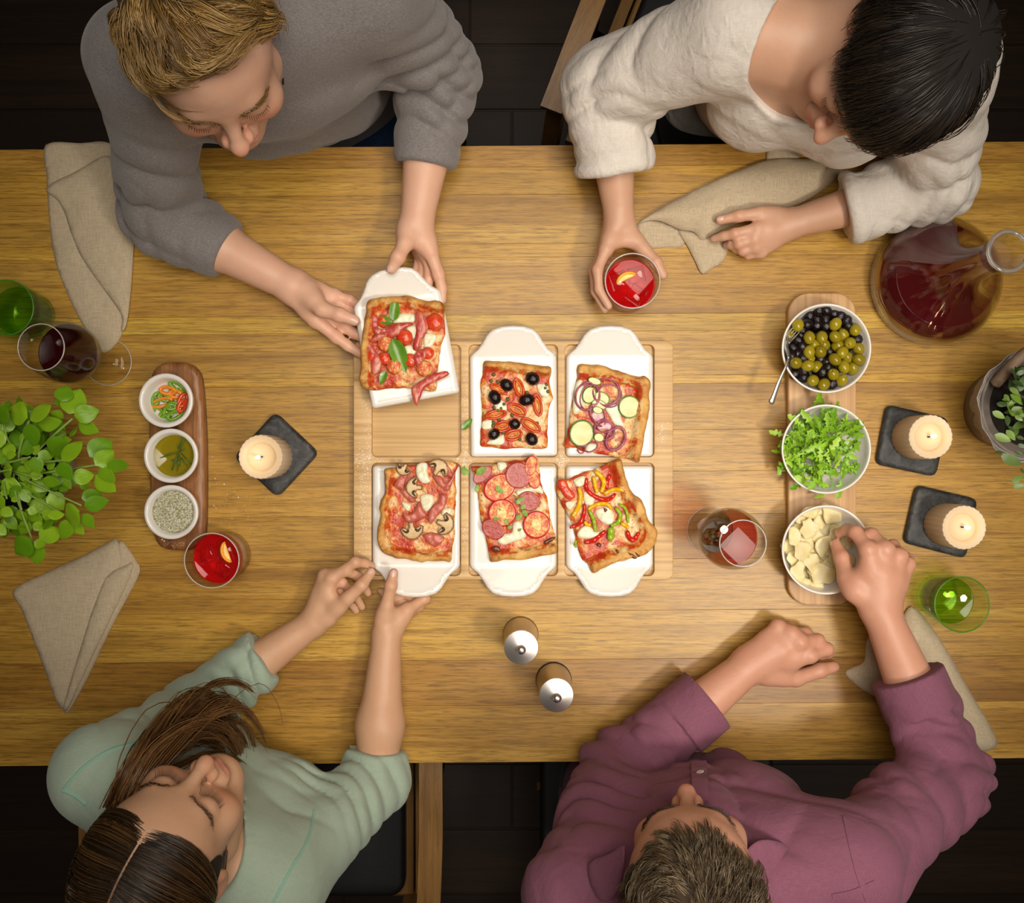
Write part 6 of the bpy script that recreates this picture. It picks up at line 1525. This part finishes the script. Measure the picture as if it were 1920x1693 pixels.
# ================================================================ dark-haired person in the white blouse
A_brun = {
 'L': (G((1378, 58, .30)), G((1138, 168, .125)), G((1161, 412, .062)),
       chain([(1180, 438, .062), (1206, 466, .070), (1230, 492, .075), (1243, 516, .074)]),
       [chain(q) for q in ([(1136, 468, .076), (1120, 505, .078), (1123, 542, .075), (1141, 574, .072)], [(1131, 470, .060), (1114, 508, .060), (1116, 546, .057), (1134, 580, .055)],
                           [(1132, 472, .044), (1114, 508, .043), (1116, 546, .040), (1132, 577, .040)], [(1138, 472, .030), (1121, 505, .028), (1119, 536, .026), (1130, 562, .026)])]),
 'R': (G((1775, 125, .29)), G((1752, 342, .070)), G((1482, 420, .034)),
       chain([(1455, 405, .038), (1425, 400, .046), (1385, 405, .046), (1350, 413, .040)]),
       [chain(q) for q in ([(1420, 428, .048), (1378, 438, .046), (1357, 443, .038), (1338, 448, .028)], [(1414, 447, .044), (1386, 457, .042), (1372, 459, .030), (1362, 460, .018)],
                           [(1417, 463, .037), (1393, 470, .034), (1381, 467, .024), (1386, 456, .016)], [(1427, 474, .029), (1403, 478, .026), (1396, 471, .018), (1402, 462, .013)])])}
def dress_brun(root, base, D):
    ar = D['arms']; L, R_ = ar['L'], ar['R']
    disp = [folds(8, 9, 30, 95, .0020), creases(36, 10, 25, 75, .0035), sleeve_folds(L[0], L[1], .2, 1.0, 5, .0045, .7), sleeve_folds(L[1], L[2], -.1, .6, 8, .0065, 1.9), sleeve_folds(R_[0], R_[1], .3, 1.1, 6, .005, .3), sleeve_folds(R_[1], R_[2], -.2, .6, 9, .0055, 2.4)]
    nc = G((1537, 118, .345)); nd = nrm(D['skull'] - D['nb'])
    Rn = frame(D['front'] + np.array((0, 0, -.45)), (0, 0, 1))
    cuts = [lambda F: F.ell(nc, (.088, .105, .125), Rn, .004, 'sub'), lambda F: F.cone(D['nb'], D['skull'], .075, .10, .004, None, 'sub')]
    def extra(F):
        C_ = L[1] + (L[2] - L[1]) * .60; ax = nrm(L[2] - L[1]); F.torus(C_ - ax * .005, ax, .052, .012, .012)
        C_ = R_[1] + (R_[2] - R_[1]) * .62; ax = nrm(R_[2] - R_[1]); F.torus(C_ - ax * .010, ax, .050, .010, .012)
    sl = {'L': (.022, .030, .020, .60), 'R': (.020, .022, .020, .62)}
    garment(root, base, D, 'blouse', M_blouse, True, .013, .88, sl, cuts, extra, disp, .008)
    trousers(root, base, D, M_dark, [np.array((.36, .36, .53)), np.array((.54, .36, .53))], .9)
Rn_ = frame((-.608, -.771, -.192), (.261, -.422, .868)); cn_ = np.array((.4808, .4844, TZ + .3747))
brun, Tn = build_person('smiling dark-haired person in a white blouse holding a red drink', dict(c=cn_, R=Rn_, s=.97), A_brun, np.array((.44, .655, TZ - .22)), np.array((-.16, -.98, 0)), True, S_pale, dress_brun, .88, .86, 1.0, .047, lash=.010, brow=(H_black, .4))
hlN = lambda p: float(np.interp(p, [-3.2, -2.2, -1.5, -.9, -.35, 0, .45, .8, 1.15, 1.5, 2.2, 3.2], [2.35, 2.35, 2.35, 2.2, 2.02, 1.98, 1.92, 1.98, 1.90, 1.75, 2.1, 2.35])); poleN = (.05, -.42, .90)
def flN(th, ph): return (np.ones_like(th), .12 * np.sin(ph * 2 + 1))
S1, sh1 = polar_hair(Tn, 4200, 6, poleN, hlN, flN, lambda t, p, r: np.clip(np.array([hlN(q) for q in p]) + .06 * r.normal(size=len(t)) - t, .15, 1.9), lambda t, p, r: r.uniform(.13, .23, len(t)), 12, .08, .05, (0, .85), 1700, .0042, .15)
rad = np.interp(np.linspace(0, 1, 12), [0, .3, 1], [.0006, .0008, .0003])[None, :] * np.random.default_rng(2).uniform(.6, 1.3, (len(S1), 1))
strands('hair', S1, rad, H_black, brun, sh1, 3, cap_mesh(Tn, poleN, hlN, lambda q, ph: .02 + .11 * min(1, q * 2.2), .975, 26, 64), M_capd)
nail(brun, A_brun['R'][3][2] - np.array(brun.location), A_brun['R'][3][3] - np.array(brun.location), (0, .4, 1), .0076, M_nail)
mk('teeth', tube([Tn((-.018, .0915, -.0655)), Tn((-.009, .0975, -.0668)), Tn((0, .0995, -.0672)), Tn((.009, .0975, -.0668)), Tn((.018, .0915, -.0655))], .0030, 8), simple('teeth_white', (.80, .74, .64), .2), brun)

# ================================================================ long-haired person in the mint top
A_mint = {
 'L': (G((192, 1448, .25)), G((362, 1332, .052)), G((589, 1166, .038)),
       chain([(615, 1158, .048), (652, 1122, .064), (678, 1097, .068), (696, 1073, .058)]),
       [chain(q) for q in ([(622, 1085, .056), (666, 1054, .062), (684, 1056, .052), (697, 1060, .042)], [(609, 1079, .046), (650, 1070, .058), (673, 1082, .042), (690, 1112, .026)],
                           [(606, 1090, .036), (641, 1092, .048), (663, 1110, .032), (679, 1138, .018)], [(610, 1102, .028), (636, 1110, .036), (653, 1127, .024), (668, 1146, .013)])]),
 'R': (G((520, 1668, .26)), G((705, 1465, .055)), G((725, 1188, .038)),
       chain([(719, 1160, .046), (725, 1135, .056), (733, 1098, .063), (738, 1074, .060)]),
       [chain(q) for q in ([(765, 1142, .032), (797, 1122, .019), (775, 1108, .014), (745, 1102, .013)], [(758, 1150, .028), (785, 1136, .016), (765, 1116, .012), (735, 1108, .012)],
                           [(750, 1156, .025), (770, 1148, .014), (750, 1126, .011), (722, 1112, .011)], [(742, 1162, .022), (756, 1156, .013), (738, 1130, .010), (713, 1108, .010)])])}
def dress_mint(root, base, D):
    ar = D['arms']; L, R_ = ar['L'], ar['R']
    disp = [folds(12, 6, 12, 30, .0030), creases(34, 7, 20, 50, .0045), sleeve_folds(R_[0], R_[1], .5, 1.2, 14, .0065, 1.2), sleeve_folds(L[1], L[2], -.1, .62, 11, .0070, .6), sleeve_folds(L[0], L[1], .3, 1.0, 5, .005, 2.0)]
    nd = nrm(D['skull'] - D['nb']); nb = D['nb']
    cuts = [lambda F: F.cone(nb + nd * .004 + D['front'] * .02, D['skull'] + nd * .05, .064, .095, .003, None, 'sub')]
    sl = {'L': (.013, .015, .013, .60), 'R': (.013, .013, .009, .20, (.022, .0015))}
    g = garment(root, base, D, 'top', M_mint, True, .013, .88, sl, cuts, None, disp, .0075)
    for pl in ([(300, 1386), (250, 1394), (200, 1410), (155, 1440), (118, 1482)], [(118, 1482), (140, 1492), (160, 1508)], [(512, 1692), (545, 1630), (576, 1576), (590, 1520)]):
        pts = [q for q in (hit(g, x, y_, .0012) for x, y_ in smooth_loop(pl, 6, False)) if q is not None]
        if len(pts) < 3: continue
        V = []; Fq = []
        for i, (p, n) in enumerate(pts):
            t_ = nrm(pts[min(i + 1, len(pts) - 1)][0] - pts[max(i - 1, 0)][0]); sd = nrm(np.cross(t_, n)); V += [tuple(p - sd * .003 - n * .003), tuple(p - sd * .0015 + n * .0008), tuple(p + sd * .0015 + n * .0008), tuple(p + sd * .003 - n * .003)]
        for i in range(len(pts) - 1):
            for k in range(3): a = i * 4 + k; Fq.append((a, a + 1, a + 5, a + 4))
        mk('raglan_seam', (V, Fq), M_minttrim, root)
    trousers(root, base, D, M_dark, [np.array((-.50, -.36, .53)), np.array((-.30, -.38, .53))], .9)
Rm = frame((.352, .927, .131), (-.191, -.066, .979)); cm = np.array((-.4299, -.4973, TZ + .3979))
mint, Tm = build_person('long-haired person in a mint green top gripping the mushroom pizza plate', dict(c=cm, R=Rm, s=.98), A_mint, np.array((-.455, -.645, TZ - .22)), np.array((.45, .89, 0)), True, S_tan, dress_mint, .88, .86, .3, .046, lash=.0105, brow=(H_lock, .4))
# parted hair drawn to both sides, long lock over the left shoulder
def part_hair(n, seed):
    r = np.random.default_rng(seed); out = np.zeros((n, 9, 3)); sx = np.where(r.random(n) < .5, -1.0, 1.0)
    s = r.random(n) ** .9; a0 = math.radians(60); a1 = math.radians(-62)          # hairline to back of the crown, from vertical
    al = a0 + (a1 - a0) * s + r.normal(size=n) * .022; d0 = np.stack([0 * al, np.sin(al), np.cos(al)], 1)
    side = np.stack([sx, -.06 - .50 * s, -.22 + 0 * s], 1); side -= d0 * (side * d0).sum(1)[:, None]; side /= np.linalg.norm(side, axis=1)[:, None]
    st = r.random(n) * .75 * r.random(n); amax = 1.80 + .35 * s + .06 * r.normal(size=n); lift = r.uniform(.03, .12, n)
    for i in range(9):
        t = i / 8; a = .010 + st + (amax - st) * t * (.98 if i else 0); a = np.where(a > amax, amax, a)
        d = np.cos(a)[:, None] * d0 + np.sin(a)[:, None] * side
        out[:, i] = SC0 + d * SCR * (1 + lift * np.sin(min(1, t * 1.6 + .15) * 1.5708))[:, None]
    return out, r.random(n)
S1, sh1 = part_hair(4200, 3); S1 = Tm(S1)
rad = np.interp(np.linspace(0, 1, 9), [0, .25, .5, 1], [.00025, .0007, .0009, .0007])[None, :] * np.random.default_rng(2).uniform(.6, 1.3, (len(S1), 1))
Vc = []; Fq = []; nt = 20; ns = 26
for sgn in (-1, 1):
    b0 = len(Vc)
    for j in range(ns):
        s_ = j / (ns - 1); al = math.radians(56) + (math.radians(-110) - math.radians(56)) * s_; d0 = np.array((0, math.sin(al), math.cos(al))); sd = np.array((sgn, -.06 - .50 * s_, -.22)); sd = nrm(sd - d0 * (sd @ d0))
        for i in range(nt):
            a = .016 + (1.80 + .3 * s_ - .016) * i / (nt - 1); Vc.append(SC0 + (math.cos(a) * d0 + math.sin(a) * sd) * SCR * (1.0 + .045 * min(1, i / 4)))
    for j in range(ns - 1):
        for i in range(nt - 1): a = b0 + j * nt + i; Fq.append((a, a + 1, a + nt + 1, a + nt))
strands('hair', S1, rad, H_brown, mint, sh1, 3, (Tm(np.array(Vc)), np.array(Fq, np.int32)), M_capb)
r = np.random.default_rng(9); LK = []; ctr = [(222, 1520, .36), (248, 1470, .36), (285, 1420, .33), (332, 1375, .28), (372, 1345, .24), (410, 1345, .20), (438, 1375, .17), (450, 1420, .13), (446, 1455, .10)]
C0 = np.array([PN(*q) for q in ctr]) - np.array(mint.location); nC = len(ctr)
for i in range(1700):
    lk = i % 34; rl_ = np.random.default_rng(lk + 50); gu = rl_.normal(size=3); sp = np.array([.006, .008, .010, .015, .019, .021, .023, .025, .027])[:, None]
    gw = np.sin(np.arange(nC)[:, None] * rl_.uniform(.6, 1.3) + rl_.uniform(0, 6, 3)[None, :]) * .006
    off = (gu * 1.0)[None, :] * sp * np.array((1, 1, .9)) + gw + r.normal(size=3)[None, :] * .0035 * np.linspace(1, .5, nC)[:, None]
    q = np.array(smooth_loop(C0 + off, 3, False)); end = rl_.uniform(.72, .98) * r.uniform(.9, 1.0)
    if r.random() < .05: q = q + np.sin(np.linspace(0, 3.1, len(q)))[:, None] * r.normal(size=3)[None, :] * .014
    q[:, 2] = np.maximum(q[:, 2], TZ + .004); LK.append(q[np.linspace(0, (len(q) - 1) * end, 16).astype(int)])
LK = np.array(LK); rad = np.interp(np.linspace(0, 1, 16), [0, .5, 1], [.0006, .0008, .0003])[None, :] * r.uniform(.6, 1.3, (len(LK), 1))
strands('hair_lock', LK, rad, H_lock, mint, np.clip(r.random(len(LK)) * .9 + .2, 0, 1))
for key, fi, up_, rd in (('L', 't', (-.35, -.1, 1), .0076), ('R', 't', (0, 0, 1), .0078)):
    q = A_mint[key][3]; nail(mint, q[2] - np.array(mint.location), q[3] - np.array(mint.location), up_, rd, M_nail)

# ================================================================ person in the plum shirt
A_plum = {
 'L': (G((1085, 1662, .28)), G((1165, 1446, .062)), G((1407, 1245, .040)),
       chain([(1440, 1265, .034), (1492, 1272, .030), (1537, 1257, .024), (1564, 1250, .016)]),
       [chain(q) for q in ([(1518, 1228, .052), (1550, 1217, .040), (1553, 1223, .022), (1540, 1229, .013)], [(1499, 1203, .057), (1533, 1201, .042), (1534, 1208, .022), (1520, 1213, .012)],
                           [(1482, 1187, .052), (1510, 1188, .036), (1510, 1196, .020), (1498, 1201, .012)], [(1458, 1174, .044), (1478, 1176, .028), (1480, 1185, .016), (1470, 1191, .011)])]),
 'R': (G((1590, 1620, .30)), G((1778, 1452, .14)), G((1651, 1147, .115)),
       chain([(1603, 1108, .115), (1587, 1083, .104), (1578, 1046, .088), (1567, 1021, .072)]),
       [chain(q) for q in ([(1627, 1030, .128), (1604, 998, .108), (1588, 993, .090), (1573, 999, .074)], [(1660, 1030, .128), (1634, 1003, .106), (1612, 1000, .084), (1597, 1008, .070)],
                           [(1686, 1043, .120), (1674, 1024, .094), (1652, 1026, .078), (1640, 1038, .073)], [(1702, 1058, .107), (1702, 1048, .086), (1686, 1048, .074), (1670, 1056, .071)])])}
def dress_plum(root, base, D):
    ar = D['arms']; L, R_ = ar['L'], ar['R']
    disp = [folds(21, 7, 14, 40, .0028), creases(35, 11, 22, 60, .0090), sleeve_folds(L[0], L[1], .2, 1.15, 8, .0085, 1.5, .6), sleeve_folds(L[1], L[2], -.3, .48, 10, .0085, .3, .7), sleeve_folds(R_[0], R_[1], .3, 1.15, 8, .0085, 2.5, .6), sleeve_folds(R_[1], R_[2], -.3, .45, 8, .0080, .9, .6)]
    nb = D['nb']; nd = nrm(D['skull'] - nb)
    cuts = [lambda F: F.cone(nb + nd * .030, D['skull'] + nd * .06, .060, .085, .003, None, 'sub')]
    def extra(F): F.torus(nb + nd * .034, nd, .068, .008, .004)
    sl = {'L': (.018, .021, .013, .66, (.060, .005)), 'R': (.019, .021, .014, .60, (.055, .005))}
    g = garment(root, base, D, 'shirt', M_plum, False, .015, 1.02, sl, cuts, extra, disp, .010, HCl=.0036)
    # placket with a button, chest pocket seam, collar flaps
    def ribbon(name, pl, w, mat, lift=.0012):
        pts = []
        for x, y_ in smooth_loop(pl, 5, False):
            q = hit(g, x, y_, lift)
            if q is not None: pts.append(q)
        if len(pts) < 3: return
        V = []; Fq = []
        for i, (p, n) in enumerate(pts):
            t_ = nrm(pts[min(i + 1, len(pts) - 1)][0] - pts[max(i - 1, 0)][0]); sd = nrm(np.cross(t_, n)); V += [tuple(p - sd * w - n * .002), tuple(p - sd * w), tuple(p + sd * w), tuple(p + sd * w - n * .002)]
        for i in range(len(pts) - 1):
            for k in range(3): a = i * 4 + k; Fq.append((a, a + 1, a + 5, a + 4))
        return mk(name, (V, Fq), mat, root, sharp=40)
    ribbon('placket', [(1311, 1432), (1312, 1460), (1313, 1490), (1314, 1512)], .011, M_plum, .0045)
    for y_ in (1455,):
        q = hit(g, 1315, y_, .0062)
        if q is not None:
            v, f = lathe([(0, -.001), (.0052, -.001), (.0056, .0004), (.0050, .0012), (.0034, .0008), (0, .0008)], 20)
            o = mk('button', (v, f), M_button, root, tuple(q[0])); o.rotation_mode = 'QUATERNION'; o.rotation_quaternion = Vector(q[1]).to_track_quat('Z', 'Y')
    for nm, pl in (('shoulder_seam', [(1585, 1532), (1595, 1580), (1610, 1640), (1628, 1690)]), ('shoulder_seam', [(1150, 1600), (1120, 1640), (1108, 1690)]), ('pocket_seam', [(1560, 1680), (1600, 1672), (1640, 1655)])):
        ribbon(nm, pl, .0035, M_plum, .0012)
    for nm, pl in (('collar_flap', [(1398, 1600, .392), (1418, 1580, .387), (1442, 1574, .372), (1478, 1590, .360), (1462, 1630, .364), (1440, 1668, .377), (1418, 1650, .394)]), ('collar_flap', [(1172, 1588, .387), (1146, 1598, .372), (1106, 1620, .360), (1108, 1660, .367), (1130, 1690, .382), (1160, 1670, .397)])):
        q = np.array([PN(*p) for p in pl]) - base; c0 = q.mean(0)
        A = np.c_[q[:, :2], np.ones(len(q))]; co_, *_ = np.linalg.lstsq(A, q[:, 2], rcond=None)
        zf = lambda p, d: p[:, 0] * co_[0] + p[:, 1] * co_[1] + co_[2] + .004 * np.clip(d / .012, 0, 1)
        v, f, d = patch(smooth_loop(q[:, :2], 3), .005, zf, lambda p, d: zf(p, d) - .0016)
        mk(nm, (v, f), M_plum, root)
    trousers(root, base, D, M_dark, [np.array((.18, -.36, .53)), np.array((.38, -.36, .53))], 1.0)
Rp = frame((-.021, .942, -.335), (-.181, .326, .928)); cp_ = np.array((.2205, -.538, TZ + .4215))
plum, Tp = build_person('short-haired person in a plum shirt reaching into the parmesan bowl', dict(c=cp_, R=Rp, s=1.03), A_plum, np.array((.27, -.65, TZ - .22)), np.array((0, 1, 0)), False, S_rosy, dress_plum, 1.02, 1.05, 0, .060, lash=.007, brow=(H_grey, .4))
hlP = interp_line([(0, 1.28), (.35, 1.26), (.7, 1.22), (1.0, 1.42), (1.3, 1.70), (1.6, 1.90), (2.2, 2.2), (3.2, 2.35)]); poleP = (0.0, -.36, .93)
def flP(th, ph): return (np.where(np.abs(ph) < 1.2, .8, .95), -.5 + .5 * np.sin(ph * 2.0))
S1, sh1 = polar_hair(Tp, 6500, 8, poleP, hlP, flP, lambda t, p, r: r.uniform(.16, .30, len(t)), lambda t, p, r: np.where(t < 1.4, r.uniform(.05, .14, len(t)), r.uniform(.02, .05, len(t))), 6, .45, .2, (0, 1), 900, .0040, .6)
rad = np.interp(np.linspace(0, 1, 6), [0, .3, 1], [.0005, .0007, .0002])[None, :] * np.random.default_rng(2).uniform(.6, 1.3, (len(S1), 1))
strands('hair', S1, rad, H_grey, plum, sh1, 3, cap_mesh(Tp, poleP, hlP, lambda q, ph: .02 * (1 - q ** 3), .96), M_capg)
q = A_plum['R'][3]; nail(plum, q[2] - np.array(plum.location), q[3] - np.array(plum.location), (-.9, -.2, .5), .0088, M_nail)
